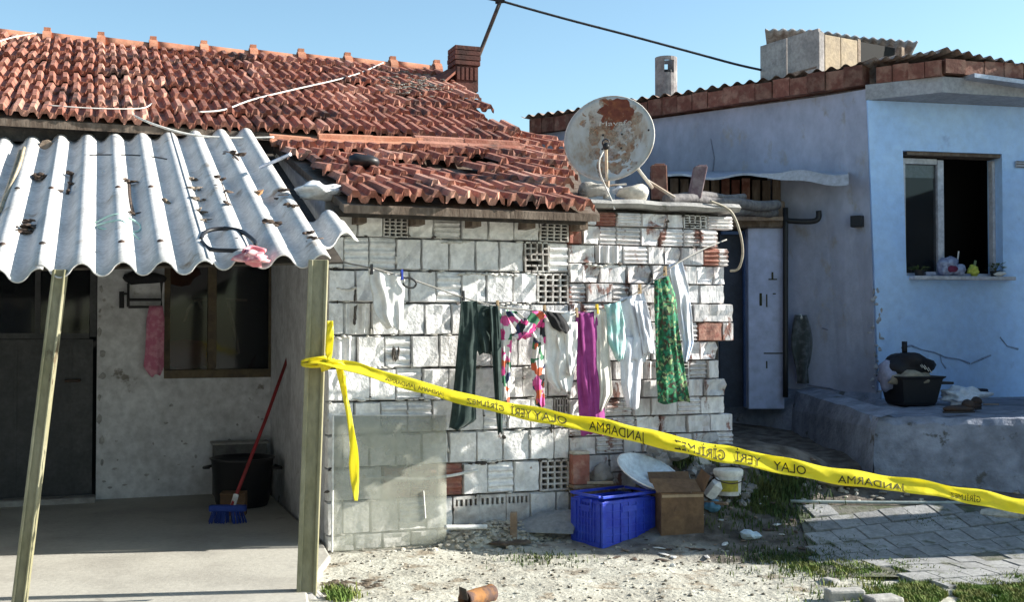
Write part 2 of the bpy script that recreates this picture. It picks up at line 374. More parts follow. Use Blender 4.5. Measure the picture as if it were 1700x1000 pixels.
# door: charcoal leaf, glazed upper half
dr = MB(); dr.box(d0, d1-.03, BW+.06, BW+.11, .05, z_d-.02)
for i in range(1, 5): dr.box(d0+(d1-d0)*i/5-.012, d0+(d1-d0)*i/5+.012, BW+.05, BW+.07, .08, z_d-.05)
door = obj('door', dr, M['doorgrey'], house)
fr = MB()
for a, b in ((d0, d0+.05), (d1-.055, d1-.005), (W(62, 500, BW)[0]-.02, W(62, 500, BW)[0]+.02)): fr.box(a, b, BW+.045, BW+.1, z_d-.0, 2.11)
fr.box(d0+.05, d1-.06, BW+.05, BW+.1, z_d-.015, z_d+.03)
obj('door_frame', fr, M['doorgrey'], door)
gp = MB(); gp.box(d0+.05, d1-.06, BW+.07, BW+.076, z_d+.03, 2.1); obj('pane', gp, M['pane'], door)
hd = MB(); hd.tube([(d1-.13, BW+.06, 1.0), (d1-.13, BW+.01, 1.0), (d1-.24, BW+.01, 1.0)], .012, 8); obj('handle', hd, M['metal_d'], door)
th = MB(); th.box(d0, d1, BW-.18, BW+.0, .03, .09); obj('door_step', th, M['conc'], house, bevel=.015)
cp_ = MB()
for k in range(26):
    px = random.uniform(165, 442); py = random.choice((random.uniform(690, 815), random.gauss(805, 12), random.gauss(745, 25)))
    s, z = W(px, min(py, 818), BW); cp_.blob((s, BW-.001, z), (random.uniform(.006, .022), .003, random.uniform(.004, .016)), k*1.3, 1, .8)
for k in range(9):
    s, z = W(166+random.uniform(-3, 5), 480+k*36, BW); cp_.blob((s, BW-.001, z), (.012+.02*random.random(), .006, .02+.02*random.random()), k, 1, .8)
obj('chipped_plaster', cp_, mat('bare grey under plaster', (.30,.295,.29), (.42,.41,.40), 20, bump=.6), house, kind='stuff')
# window
wf = MB(); wm = W(352, 520, BW)[0]; dy0, dy1 = BW+.03, BW+.09
for a, b in ((w0, w0+.05), (w1-.05, w1), (wm-.03, wm+.04)): wf.box(a, b, dy0, dy1, wz0+.07, wz1)
wf.box(w0, w1, dy0-.03, dy1, wz0, wz0+.07); wf.box(w0+.05, w1-.05, dy0+.003, dy1-.003, wz1-.06, wz1)
win = obj('window', wf, M['wframe'], house, bevel=.004)
pn = MB(); pn.box(wm+.04, w1-.05, dy0+.03, dy0+.036, wz0+.07, wz1-.06); obj('pane', pn, M['pane'], win)
pn = MB(); pn.box(w0+.05, wm-.03, dy0+.03, dy0+.036, wz0+.07, wz1-.06); obj('pane', pn, M['pane'], win)
# things showing inside the window and door lights
for px, py, hw_, m_ in ((300, 455, .16, mat('orange cloth', (.30,.08,.02))), (305, 590, .22, mat('red cloth', (.25,.03,.03)))):
    s, z = W(px, py, BW+.35); b_ = MB(); b_.blob((s, BW+.35, z), (hw_, .05, hw_*.6), px, 2, .4)
    s0_ = b_; o = obj('hanging_cloth', b_, m_, house, smooth=True)
for pts in ([(322, 500), (345, 496), (352, 497)], [(375, 497), (410, 499)], [(378, 500), (392, 560), (396, 588)], [(329, 497), (334, 512)], [(306, 535), (312, 515), (318, 505)]):
    b_ = MB(); b_.tube([(W(x, y, BW+.3)[0], BW+.3, W(x, y, BW+.3)[1]) for x, y in pts], .012, 6); obj('inner_bar', b_, M['wood'], house)
# main roof
PHI = R_(23); e0, ze = 2.17, 3.02
def mslim(t, r): return (-3.05, 2.12+.07*(t-2.2)+.03*math.sin(r*2.3))
LN = 3.49
deck = MB(); ct, st = math.cos(PHI), math.sin(PHI)
deck.extrude([(-3.1, e0+.02, ze-.005), (2.1, e0+.02, ze-.005), (2.3, e0+LN*ct, ze+LN*st-.02), (-3.1, e0+LN*ct, ze+LN*st-.02)], (0, 0, -.06))
deck.extrude([(-3.1, e0+LN*ct+.02, ze+LN*st-.08), (2.3, e0+LN*ct+.02, ze+LN*st-.08), (2.3, e0+2*LN*ct, ze), (-3.1, e0+2*LN*ct, ze)], (0, 0, -.06))
roof = obj('roof', deck, M['wood_d'], house)
tiles(roof, mslim, e0, ze, PHI, 8, .436, .8)
rl = .52; zr = ze+LN*st
for i in range(11):
    s1 = 2.32-i*rl; q = MB()
    def rp(u, v, s1=s1): a = math.pi*v; x = s1-rl*u*1.02; rr = .085+.012*u; return Vector((x, e0+LN*ct-rr*1.0*math.cos(a), zr-.035+rr*math.sin(a)+.012*u))
    q.grid(rp, 4, 8)
    o = obj('ridge_tile', q, M['ridge'], roof, smooth=True, solid=.016)
    c = MB()
    def rc(u, v, s1=s1): a = math.pi*v; x = s1-.085*u; return Vector((x, e0+LN*ct-.115*math.cos(a), zr-.035+.118*math.sin(a)))
    c.grid(rc, 2, 10); c.box(s1-.07, s1-.015, e0+LN*ct-.03, e0+LN*ct+.03, zr+.06, zr+.12)
    obj('ridge_collar', c, M['ridge'], roof, solid=.02)
# clay chimney near the end of the ridge
cs, cz = W(770, 168, 4.75); ct0 = 4.75
zc0 = ze+(ct0-e0)*math.tan(PHI); zct = W(770, 80, ct0)[1]; cw = .125
cm = mat('sooty chimney clay', (.12,.045,.035), (.05,.025,.022), 5, (.4,.62), bump=.4, bsc=50)
ch = MB(); ch.box(cs-cw, cs+cw, ct0-cw, ct0+cw, zc0-.1, zct-.22)
for i in range(5): ch.box(cs-cw+.006+i*.05, cs-cw+.036+i*.05, ct0-cw-.014, ct0-cw, zc0+.02, zct-.24)
chim = obj('chimney', ch, cm, house, 'dark red clay chimney with ribbed shaft')
for i in range(4):
    b_ = MB(); z = zct-.22+i*.055; g_ = .022+random.uniform(-.004, .004)
    b_.box(cs-cw-g_, cs+cw+g_, ct0-cw-g_, ct0-cw+.05, z+.003, z+.052); b_.box(cs-cw-g_, cs+cw+g_, ct0+cw-.05, ct0+cw+g_, z+.003, z+.052)
    b_.box(cs-cw-g_, cs-cw+.05, ct0-cw+.05, ct0+cw-.05, z+.003, z+.052); b_.box(cs+cw-.05, cs+cw+g_, ct0-cw+.05, ct0+cw-.05, z+.003, z+.052)
    obj('chimney_brick', b_, cm, chim, bevel=.005)
fl = MB(); fl.extrude([(cs-cw-.25, ct0-.3, zc0-.10), (cs-cw, ct0-cw, zc0+.12), (cs-cw, ct0+cw, zc0+.2), (cs-cw-.28, ct0+.1, zc0+.02)], (0, 0, -.03)); obj('flashing', fl, M['rust'], chim)

# ------------------------------------------------------------------ brick room in front
shed = thing('brick_room', 'low room of rough whitewashed hollow bricks under its own lower red tiled roof', 'outbuilding', tuple(O), ALPHA)
SR = 2.93; ES = W(945, 500, 0)[0]
core = MB(); core.box(.03, SR-.06, .07, .2, -.1, 2.16); core.box(1.8, SR-.06, .07, .2, 2.16, 2.25); core.box(.03, SR-.06, .2, .21, 2.0, 2.1)
obj('wall_core', core, mat('joint mortar and hole shade', (.05,.045,.042), (.10,.095,.09), 14, bump=.6), shed)  # core coloured dark for the joints and for shade inside the brick holes
PHL = R_(17); le, lz = -.36, 2.185; tl = math.tan(PHL)
sw = MB(); sw.extrude([(0, .115, -.05), (0, 2.52, -.05), (0, 2.52, lz+tl*(2.5-le)-.12), (0, .115, lz+tl*(.115-le)-.08)], (.2, 0, 0))
obj('side_wall', sw, M['plaster'], shed, 'grey plastered side wall closing the porch')
sw = MB(); sw.box(SR-.3, SR-.05, .21, 2.6, -.05, 2.16); obj('end_wall', sw, M['mortar'], shed)
# bricks: kinds of mesh, unit sized, scaled per brick
def brick_plain(seed, amp=.05, ridges=0, vert=False):
    rnd = random.Random(seed); mb = MB(); N = 5; e = .035
    def fn(u, v):
        x = u-.5; z = v-.5
        edge = min(u, 1-u, v, 1-v); y = 0 if edge > .01 else .35
        x *= 1 if edge > .01 else .995
        y += rnd.uniform(-amp, amp) if edge > .01 else 0
        return Vector((x+rnd.uniform(-.012, .012), y, z+rnd.uniform(-.014, .014)))
    if ridges:
        n = ridges*4+1
        def fr_(u, v):
            k = int(round(v*(n-1))); deep = (k % 4 in (2, 3)) and 0 < k < n-1
            y = .16 if deep else rnd.uniform(-.02, .02)
            if k in (0, n-1) or u in (0.0, 1.0): y = .3
            return Vector((u-.5, y, v-.5)) if not vert else Vector((v-.5, y, u-.5))
        mb.grid(lambda u, v: fr_((0, .03, .97, 1)[round(u*3)], v), 3, n-1)
    else: mb.grid(lambda u, v: fn(*(0 if q == 0 else 1 if q == 1 else e+(q-1/N)/(1-2/N)*(1-2*e) for q in (u, v))), N, N)
    mb.add([(-.495,.3,-.495),(.495,.3,-.495),(.495,.3,.495),(-.495,.3,.495),(-.49,1,-.49),(.49,1,-.49),(.49,1,.49),(-.49,1,.49)], [(0,1,5,4),(1,2,6,5),(2,3,7,6),(3,0,4,7)])
    me = mb.mesh('brick'); return me
def brick_hollow(nx=4, nz=5, broken=0, seed=0):
    rnd = random.Random(seed); mb = MB(); wv = .055
    xs_ = [-.5+i*(1-wv)/nx for i in range(nx+1)]; zs_ = [-.5+i*(1-wv)/nz for i in range(nz+1)]
    for i, x in enumerate(xs_):
        for j in range(nz):
            if 0 < i < nx and rnd.random() < broken: continue
            mb.box(x, x+wv, rnd.uniform(-.03, .05), .8, zs_[j], zs_[j+1]+.0)
    for j, z in enumerate(zs_):
        for i in range(nx):
            if 0 < j < nz and rnd.random() < broken: continue
            mb.box(xs_[i]+wv+.001, xs_[i+1]-.001, rnd.uniform(-.02, .06), .8, z, z+wv)
    return mb.mesh('brick')
PL = [brick_plain(i) for i in range(4)]+[brick_plain(10+i, .11) for i in range(3)]
RG = [brick_plain(20+i, 0, 4) for i in range(2)]; RV_ = [brick_plain(30, 0, 3, True), brick_plain(31, .25)]
HO = [brick_hollow(4, 5), brick_hollow(4, 5, .18, 3), brick_hollow(5, 4, .05, 5)]
def brick_slots(seed):
    rnd = random.Random(seed); mb = MB(); mb.add([], [])
    mb.box(-.5, .5, 0, .8, -.5, .18); mb.box(-.5, .5, .02, .8, .40, .5); x = -.5
    for i in range(6): mb.box(x, x+.085, rnd.uniform(0, .06), .8, .181, .399); x += .183
    mb.add([(-.5,.79,.18),(.5,.79,.18),(.5,.79,.4),(-.5,.79,.4)], [(0,1,2,3)]); return mb.mesh('brick')
HS = [brick_slots(8)]
for me in PL+RG+RV_: me.materials.append(M['brick'])
hm = mat('hollow brick end', (.62,.60,.57), (.46,.42,.39), 9, rnd=.1, bump=.4)
for me in HO+HS: me.materials.append(hm)
PLR = [m.copy() for m in PL]; RGR = [m.copy() for m in RG+RV_]; PRED = [m.copy() for m in PL[:3]+RG]
for me in PLR+RGR: me.materials[0] = M['brick_r']
for me in PRED: me.materials[0] = M['brick_red']
hol = [(648,375,0),(932,385,0),(897,428,1),(932,483,0),(543,703,0),(1168,380,1),(931,668,2),(930,790,0),(540,825,2),(1140,620,1)]
hsm = [(800,832),(835,828),(870,824),(770,835)]
redp = [(1012,368),(965,392),(655,800),(700,785),(730,790),(1185,430),(1165,560)]
rdg = [(735,380),(655,430),(605,400),(935,440),(690,660),(620,470),(650,590),(730,470),(700,660),(640,690)]
vrt = [(590,520),(575,560),(595,480),(570,600)]
zrow = [(.0,.095)]+[(.10+.2125*i, .10+.2125*(i+1)-.006) for i in range(9)]+[(2.013,2.14)]
cells = []
for r, (za, zb) in enumerate(zrow):
    s = .0 if r % 2 else .0; first = True
    while s < ES-.03:
        wd = (.10 if (r % 2 and first) else random.uniform(.168, .192)); first = False
        if ES-(s+wd) < .09: wd = ES-s
        cells.append((s, s+wd-random.uniform(.003, .007), za+random.uniform(0, .003), zb-random.uniform(-.002, .003), 0)); s += wd
zz = .02; r = 0
while zz < 2.20:
    hh = random.uniform(.126, .138); top = min(zz+hh, 2.235); s = ES+.003; end = SR+random.choice((-.10, -.04, .0, .03))
    while s < end-.03:
        wd = random.choice((.13, .15, .19, .20, .21))
        if s == ES+.003 and r % 2: wd = .1
        if end-(s+wd) < .07: wd = end-s
        cells.append((s, s+wd-.005, zz, top-.005, 1)); s += wd
    zz = top; r += 1
def near(lst, s0, s1, z0, z1):
    for q in lst:
        a, b = W(q[0], q[1], 0)
        if s0-.004 <= a <= s1+.004 and z0-.003 <= b <= z1+.003: return q
    return None
miss = [(657,585)]
for s0, s1, z0, z1, rt in cells:
    h = near(hol, s0, s1, z0, z1); y = random.uniform(-.006, .008)
    if h: me = HO[h[2]]
    elif near(hsm, s0, s1, z0, z1): me = HS[0]
    elif near(redp, s0, s1, z0, z1): me = random.choice(PRED)
    elif near(vrt, s0, s1, z0, z1): me = random.choice(RV_)
    elif near(rdg, s0, s1, z0, z1): me = random.choice(RG)
    elif rt: me = random.choice(PLR+RGR); y = random.uniform(-.014, .014)
    else: me = random.choice(PL+PL+RG[:1])
    o = obj('brick', me, None, shed); j = .004
    o.location = ((s0+s1)/2, y, (z0+z1)/2); o.scale = (s1-s0, .1, z1-z0)
    o.rotation_euler = (random.uniform(-.012, .012), random.uniform(-.012, .012), random.uniform(-.03, .03))
# mortar smeared over the joints, uneven ledges catching the light
sm = MB()
for px, py, n in ((840, 456, 16), (760, 402, 5), (620, 610, 8), (900, 610, 6), (700, 663, 8), (610, 664, 4), (860, 505, 6), (660, 503, 4), (1000, 440, 5), (1120, 470, 5), (1060, 530, 4), (820, 765, 4), (580, 480, 4), (570, 560, 4)):
    for k in range(n):
        s, z = W(px+(k-n/2)*9, py+random.uniform(-2, 2), 0)
        sm.blob((s, .004, z), (random.uniform(.02, .035), .016, random.uniform(.006, .013)), k+px, 1, .5)
for k in range(170):
    cc = random.choice(cells); s0, s1, z0, z1, rt = cc; e_ = random.random()
    if rt: continue
    x, z = (random.uniform(s0, s1), random.choice((z0, z1))) if e_ < .7 else (random.choice((s0, s1)), random.uniform(z0, z1))
    sm.blob((x, .012, z), (random.uniform(.012, .04) if e_ < .7 else .008, .018, .007 if e_ < .7 else random.uniform(.012, .04)), k, 1, .6)
obj('mortar_smear', sm, mat('mortar smear', (.60,.58,.54), bump=.6, bsc=50), shed, kind='stuff', smooth=True)
dc_ = MB()
for k in range(70):
    cc = random.choice(cells); s0, s1, z0, z1, rt = cc
    x, z = (random.uniform(s0, s1), random.choice((z0, z1))) if random.random() < .5 else (random.choice((s0, s1)), random.uniform(z0, z1))
    dc_.blob((x, .003, z), (random.uniform(.006, .02), .012, random.uniform(.005, .016)), k+500, 1, .8)
for px, py, sx_, sz_, n in ((657, 588, .022, .05, 5), (590, 520, .012, .09, 5), (838, 365, .006, .006, 1), (800, 770, .10, .02, 8), (915, 710, .008, .05, 3)):
    s, z = W(px, py, 0)
    for k in range(n): dc_.blob((s+random.gauss(0, sx_*.5), -.002, z+random.gauss(0, sz_*.5)), (random.uniform(.006, .012), .012, random.uniform(.02, .05)) if sz_ > sx_ else (random.uniform(.01, .03), .012, random.uniform(.006, .012)), k+px, 1, .8)
obj('crumbled_mortar', dc_, mat('crumbled dark mortar', (.07,.06,.055), (.13,.115,.10), 20, bump=.6), shed, kind='stuff')
# lower roof
def lslim(t, r): return (.05 if t < 1 else -.06, 1.74+.42*max(0, t) if t > .2 else 1.74)
dk = MB(); dk.extrude([(.03, le+.02, lz-.01), (1.74, le+.02, lz-.01), (2.0, .5, lz+tl*(.5-le)-.03), (2.6, 2.1, lz+tl*(2.1-le)-.03), (-.05, 2.1, lz+tl*(2.1-le)-.03)], (0, 0, -.05))
lroof = obj('roof', dk, M['wood_d'], shed)
tiles(lroof, lslim, le, lz, PHL, 6, .42, 1.5, skip=((3, 4), (4, 7), (3, 5)))
def pslim(t, r): return (1.75+.1*(r % 2), 2.95-.12*r)
tiles(lroof, pslim, 2.1, lz+tl*(2.1-le), PHL, 3, .40, 1.8)
fb = MB(); fb.box(.0, 1.70, le+.16, le+.18, lz-.07, lz+.0); obj('eave_board', fb, eave_shade, shed)
so = MB(); so.box(.0, 1.74, le+.181, .1, lz-.045, lz-.02); obj('soffit', so, M['wood_d'], shed)
for i in range(5):
    s = .15+i*.38; b_ = MB(); b_.box(s, s+.06, le+.19, .08, lz-.10, lz-.046); obj('rafter', b_, M['wood_d'], shed)
# row of tiles laid on their side along the top of the lower roof
for i, (x0, x1) in enumerate(((450, 540), (536, 618), (615, 702), (700, 775), (778, 862))):
    s0, z = W((x0+x1)/2-45, 236, 1.95); s1 = W((x0+x1)/2+45, 236, 1.95)[0]; zz_ = W((x0+x1)/2, 238+(6 if i > 3 else 0), 1.95)[1]
    q = MB(); prof = [(-.11,0),(-.09,.03),(-.05,.035),(-.03,.0),(.02,.005),(.05,.04),(.09,.036),(.12,0)]
    q.grid(lambda u, v: Vector(((u-.5)*(s1-s0)*1.02, prof[round(v*7)][0]*.9, prof[round(v*7)][1])), 2, 7)
    o = obj('capping_tile', q, M['ridge'] if i < 3 else M['tile'], lroof, solid=.016)
    o.location = ((s0+s1)/2, 1.98, zz_+random.uniform(-.01, .01)); o.rotation_euler = (.5, random.uniform(-.03, .05), random.uniform(-.05, .05))
# flat slab over the right end, with the dish on it
zs = W(1100, 343, -.06)[1]
slp = MB()
def slab_pt(x, y, z): return Vector((x, y+.02*mnoise.noise(Vector((x*5, y, z))), z+.018*mnoise.noise(Vector((x*4, y*3, z)))))
sx = [1.70+i*(SR+.04-1.70)/24 for i in range(25)]
for yy0, zz0, zz1 in ((-.09, zs-.035, zs+.03),):
    vs = []
    for x in sx:
        vs += [slab_pt(x, -.06, zs-.022), slab_pt(x, -.09, zs+.005), slab_pt(x, -.06, zs+.035), slab_pt(x, .6, zs+.05), slab_pt(x, 2.4, zs+.05), slab_pt(x, 2.4, zs-.022)]
    slp.add(vs, [(i*6+k, i*6+(k+1) % 6, (i+1)*6+(k+1) % 6, (i+1)*6+k) for i in range(24) for k in range(6)]+[(5,4,3,2,1,0), tuple(24*6+k for k in range(6))])
obj('roof_slab', slp, M['conc'], shed, 'rough mossy concrete slab edge over the right end of the wall', smooth=False)

# ------------------------------------------------------------------ porch canopy
def cz_(s, t): return 1.757+.3646*(t+1.266)+.10*s
CN = Vector((-.10, -.3646, 1)).normalized()
CNW = HU*CN.x+HN*CN.y+Vector((0, 0, CN.z))
def cpt(px, py, lift=0): p = onplane(px, py, L(0, -1.266, 1.757+lift), CNW); return toL(p)
def tf(s): return -1.266-.181*s
canopy = thing('porch_canopy', 'pale corrugated canopy sloping over the porch on two khaki steel posts', 'canopy', tuple(O), ALPHA)
PT = .2005; s_cr = cpt(135, 446)[0]
def wave(s): 
    q = ((s-s_cr)/PT) % 1.0; c = math.cos(2*math.pi*q); return .035*(1 if c > 0 else -1)*abs(c)**.75
def csheet(sa, sb, ta, tb, dz=0, tilt=0):
    n = max(8, int((sb-sa)/PT*14)); mb = MB()
    def fn(u, v):
        s = sa+(sb-sa)*u; a = ta(s) if callable(ta) else ta; t = a+(tb-a)*v
        return Vector((s, t, cz_(s, t)+wave(s)+dz+tilt*(t-tb)+.004*mnoise.noise(Vector((s*2, t*2, 1)))))
    mb.grid(fn, n, 12); return mb
s_a = s_cr-.85*PT-6*PT
for k, (a, b, dz) in enumerate(((s_cr-6.9*PT, s_cr-.9*PT, .0), (s_cr-.98*PT-.02, s_cr+3.2*PT, .009), (s_cr+3.1*PT, cpt(548, 438)[0], .018))):
    obj('corrugated_sheet', csheet(a, b, (lambda s, k=k: tf(s)+(-.03, 0, .03)[k]+.006*math.sin(s*9)), 2.44 if k < 2 else 2.30, dz), M['asb'], canopy, smooth=True, solid=.007)
sb0 = cpt(548, 438)[0]
q = csheet(sb0-.03, sb0+.25, lambda s: -.86+.12*(s-sb0)/.25, -.30, .004)
obj('corrugated_sheet', q, M['asb'], canopy, 'short end sheet beside the brick wall', smooth=True, solid=.007)
bm_ = MB(); pA = (cpt(-40, 470)); pB = cpt(545, 452)
for off in (.6, 1.9):
    a = (-2.6, tf(-2.6)+off, cz_(-2.6, tf(-2.6)+off)-.07); b = (sb0-.02, tf(sb0)+off, cz_(sb0, tf(sb0)+off)-.07)
    m_ = MB(); m_.tube([a, b], .032, 4); obj('crossbeam', m_, M['wood_d'], canopy)
for s in (-2.2, -1.3, -.5):
    m_ = MB(); m_.tube([(s, tf(s)+.55, cz_(s, tf(s)+.55)-.135), (s, 2.45, cz_(s, 2.45)-.135)], .035, 4); obj('rafter', m_, M['wood_d'], canopy)
for i in range(6):
    sa = -2.75+i*.455; m_ = MB(); sb_ = sa+.44
    m_.extrude([(sa, tf(sa)+.62, cz_(sa, tf(sa)+.62)-.175), (sb_, tf(sb_)+.62, cz_(sb_, tf(sb_)+.62)-.175), (sb_, 2.44, cz_(sb_, 2.44)-.175), (sa, 2.44, cz_(sa, 2.44)-.175)], (0, 0, -.012))
    obj('bounce_blocker', m_, mat('dark bounce blocker %d' % i, (.05,.045,.04), (.08,.07,.06), 9, bump=.3), canopy)  # dark boards added under the canopy to cut bounced light in the porch
nl = MB(); nl.lathe([(.001, .012), (.008, .010), (.018, .004), (.019, 0)], 10); nl_me = nl.mesh('roofing_nail', True); nl_me.materials.append(M['metal_d'])
for k in range(12):
    for tt in (.35, 1.55):
        s = s_cr+(k-7)*PT
        if s > sb0-.05 or (k*5+int(tt*3)) % 3 == 0: continue
        t = tf(s)+tt; o = obj('roofing_nail', nl_me, None, canopy); o.location = (s, t, cz_(s, t)+wave(s)+.012); o.rotation_euler = (.35, -.1, 0)
def post(px0, py0, px1, py1, Yt, Yb, wd, dp, lab, zt=None):
    a = toL(atY(px0, py0, Yt)); b = toL(atY(px1, py1, Yb)); A = Vector(a); B = Vector(b); d = A-B; mb = MB()
    base = [Vector((-wd/2,-dp/2,0)),Vector((wd/2,-dp/2,0)),Vector((wd/2,dp/2,0)),Vector((-wd/2,dp/2,0))]
    rz = Matrix.Rotation(-ALPHA+.12, 3, 'Z')
    mb.extrude([B+rz @ p for p in base], d)
    lip = .012
    mb.extrude([B+rz @ (p+Vector((-wd*.36, -dp/2-.002, 0))) for p in (Vector((-wd*.13,-lip,0)),Vector((wd*.1,-lip,0)),Vector((wd*.1,0,0)),Vector((-wd*.13,0,0)))], d)
    mb.extrude([B+rz @ (p+Vector((wd*.40, -dp/2-.002, 0))) for p in (Vector((-wd*.08,-lip,0)),Vector((wd*.095,-lip,0)),Vector((wd*.095,0,0)),Vector((-wd*.08,0,0)))], d)
    return obj('post', mb, M['post'], canopy, lab, bevel=.004)
p1 = post(529, 432, 509, 992, 6.10, 6.03, .104, .07, 'thick khaki steel post with the yellow tape tied to it')
p2 = post(101, 448, 30, 1025, 5.86, 5.75, .066, .05, 'thin leaning khaki post at the left of the porch')
ft = MB(); ft.blob(toL(atY(509, 1000, 6.03)), (.11, .10, .06), 4, 2, .3); obj('post_footing', ft, M['conc'], canopy, smooth=True)
# ------------------------------------------------------------------ blue house on the right
def V3(p): return Vector(p)
A12 = R_(12); FU = Vector((math.cos(A12), math.sin(A12), 0)); FNN = Vector((-math.sin(A12), math.cos(A12), 0))
PC = atY(1460, 662, 10.0); PCt = atY(1435, 150, 10.05); ZTOP = 3.52
BL = V3((.20, 12.6, 0))
rh = thing('blue_house', 'rendered house on the right with the blue of shade in its wall colour, one window and brick fascia', 'house', (PC.x, PC.y, 0))
RO = V3((PC.x, PC.y, 0))
def rl_(p): return V3(p)-RO
def FP(px, py, off=0): return onplane(px, py, V3((PC.x, PC.y, 0))-FNN*off, FNN)
# facade, built in a (FU, z) frame with the window opening; leaning corner kept
def fc(p): d = V3(p)-RO; return d.dot(FU), p.z
wx0, wz1_ = fc(FP(1508, 250)); wx1 = fc(FP(1664, 300))[0]; wz0_ = fc(FP(1590, 459))[1]
fm = wall_open(MB(), 0, 4.2, -.3, 3.42, 0, .22, [(wx0, wx1, wz0_, wz1_)])
lean = (PCt.x-PC.x)/(PCt.z-PC.z)
def fw(p): x, t, z = p; k = max(0, 1-x/1.0); q = FU*(x+lean*(z-PC.z)*k)+FNN*t; return Vector((q.x, q.y, z))
fm.v = [fw(p) for p in fm.v]
obj('wall', fm, M['shade_blue_wall'], rh, 'wall with the blue of shade in its colour around the window')
# long left wall
d_ = (BL-RO); d_.z = 0; du = d_.normalized(); dn = Vector((du.y, -du.x, 0)); 
if dn.y < 0: dn = -dn
lw = MB(); vs = []
NS = 14
for i in range(NS+1):
    q = i/NS; b = du*(d_.length*q); b2 = b+dn*.25
    k = max(0, 1-q*8); 
    for bb in (b, b2):
        vs.append(Vector((bb.x, bb.y, -.3))); vs.append(Vector((bb.x+lean*(ZTOP-PC.z)*k, bb.y, ZTOP+.03*q)))
fs = []
for i in range(NS): a = i*4; c = a+4; fs += [(a, c, c+1, a+1), (a+2, a+3, c+3, c+2), (a+1, c+1, c+3, a+3)]
fs += [(0, 1, 3, 2), (NS*4, NS*4+2, NS*4+3, NS*4+1)]
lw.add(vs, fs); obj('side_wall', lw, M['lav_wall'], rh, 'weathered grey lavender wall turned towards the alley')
def lwq(px): # parameter along left wall
    p = onplane(px, 400, RO, dn); return (p-RO).dot(du)
def LWP(px, py, off=.0): return onplane(px, py, RO-dn*off, dn)-RO
# foot of the wall: bulging cement plinth
pl = MB(); K = 16; vs = []
for i in range(K+1):
    q = -.02+1.62*i/K; b = du*q
    for off, z in ((.02, -.2), (.20+.04*math.sin(i*1.3), .05), (.17+.05*math.sin(i*.9+1), .55), (.10, .80-.02*i/K+.03*math.sin(i*1.7)), (.0, .86)):
        p = b-dn*off; vs.append(Vector((p.x, p.y, z)))
pl.add(vs, [(i*5+k, (i+1)*5+k, (i+1)*5+k+1, i*5+k+1) for i in range(K) for k in range(4)]+[tuple(range(5))]); obj('plinth', pl, M['plinth'], rh, smooth=True)
# platform in front
TZ = .79
e = [G(1446, 790), G(1720, 812)]
tp = MB(); a0 = atY(1446, 690, 8.35); a1 = a0+(atY(1760, 705, 8.0)-a0)*2.1
n = 44; vs = []
for i in range(n+1):
    q = i/n; f = a0.lerp(a1, q)-RO; b = FU*(3.9*q-.02)+FNN*.0-du*0
    jz = .02*mnoise.noise(Vector((q*22, 0, 0))); jy = .022*mnoise.noise(Vector((q*12, 3, 0)))
    vs += [Vector((f.x, f.y-.10+jy, -.1)), Vector((f.x, f.y-.06+jy*1.4, .40+jz)), Vector((f.x, f.y+jy, TZ-.06+jz*1.6)), Vector((f.x, f.y+.05+jy*.5, TZ-.015+jz)), Vector((b.x, b.y-.002, TZ+.012))]
tp.add(vs, [(i*5+k, (i+1)*5+k, (i+1)*5+k+1, i*5+k+1) for i in range(n) for k in range(4)])
tp.add([vs[0], vs[1], vs[2], vs[3], vs[4], Vector((vs[4].x, vs[4].y, -.1))], [(0, 1, 2, 3, 4, 5)])
g0 = a0-RO; g1 = LWP(1318, 650, .16); K2 = 14; o5 = len(tp.v); vv = []
for i in range(K2+1):
    q = i/K2*1.06-.06; f = g0.lerp(g1, q); nb = .02*mnoise.noise(Vector((q*6, 7, 0)))
    for k, (zz_, of) in enumerate(((-.1, -.10), (.42, -.05), (TZ-.10, -.02), (TZ-.01+.07*q, .03), (TZ+.02+.08*q, .25))):
        vv.append(Vector((f.x+of*.8+nb*(k < 4), f.y+of*.6+nb, zz_+.015*mnoise.noise(Vector((q*5, k, 3))))))
tp.add(vv, [(i*5+k, (i+1)*5+k, (i+1)*5+k+1, i*5+k+1) for i in range(K2) for k in range(4)])
obj('platform', tp, M['plinth'], rh, 'rough raised cement platform before the blue wall', smooth=False)
def plat(px, py): return onplane(px, py, V3((0, 0, TZ+.008)), V3((0, 0, 1)))
for pts in ([(1496, 578), (1512, 574), (1530, 581), (1552, 586), (1570, 594), (1592, 597), (1610, 604)], [(1612, 604), (1630, 596), (1645, 590)], [(1500, 590), (1508, 602), (1506, 618)], [(1660, 560), (1672, 575), (1690, 580)], [(1560, 588), (1563, 602), (1570, 612)]):
    b_ = MB(); b_.tube([FP(x, y, .001)-RO for x, y in pts], [.005+.006*random.random() for _ in pts], 5); obj('crack', b_, mat('crack', (.27,.36,.54), (.18,.24,.36), 30, bump=0), rh)
for pts in ([(1422, 500), (1436, 497), (1447, 502)], [(1365, 545), (1375, 548)], [(1340, 640), (1375, 645), (1410, 655), (1445, 664)], [(1180, 230), (1186, 262), (1183, 290)], [(1395, 200), (1400, 250), (1396, 300)]):
    b_ = MB(); b_.tube([LWP(x, y, .001) for x, y in pts], [.004+.005*random.random() for _ in pts], 5); obj('crack', b_, mat('crack', (.22,.24,.31), (.15,.16,.21), 30, bump=0), rh)
ch_ = MB()
for k in range(26): ch_.blob(FP(1456+random.gauss(0, 5), 480+k*7+random.uniform(-4, 4), .0)-RO, (.02*random.random()+.008, .008, .02*random.random()+.01), k, 1, .7)
obj('chipped_corner', ch_, mat('bare render', (.30,.30,.31), (.40,.41,.44), 20, bump=.6), rh, kind='stuff')
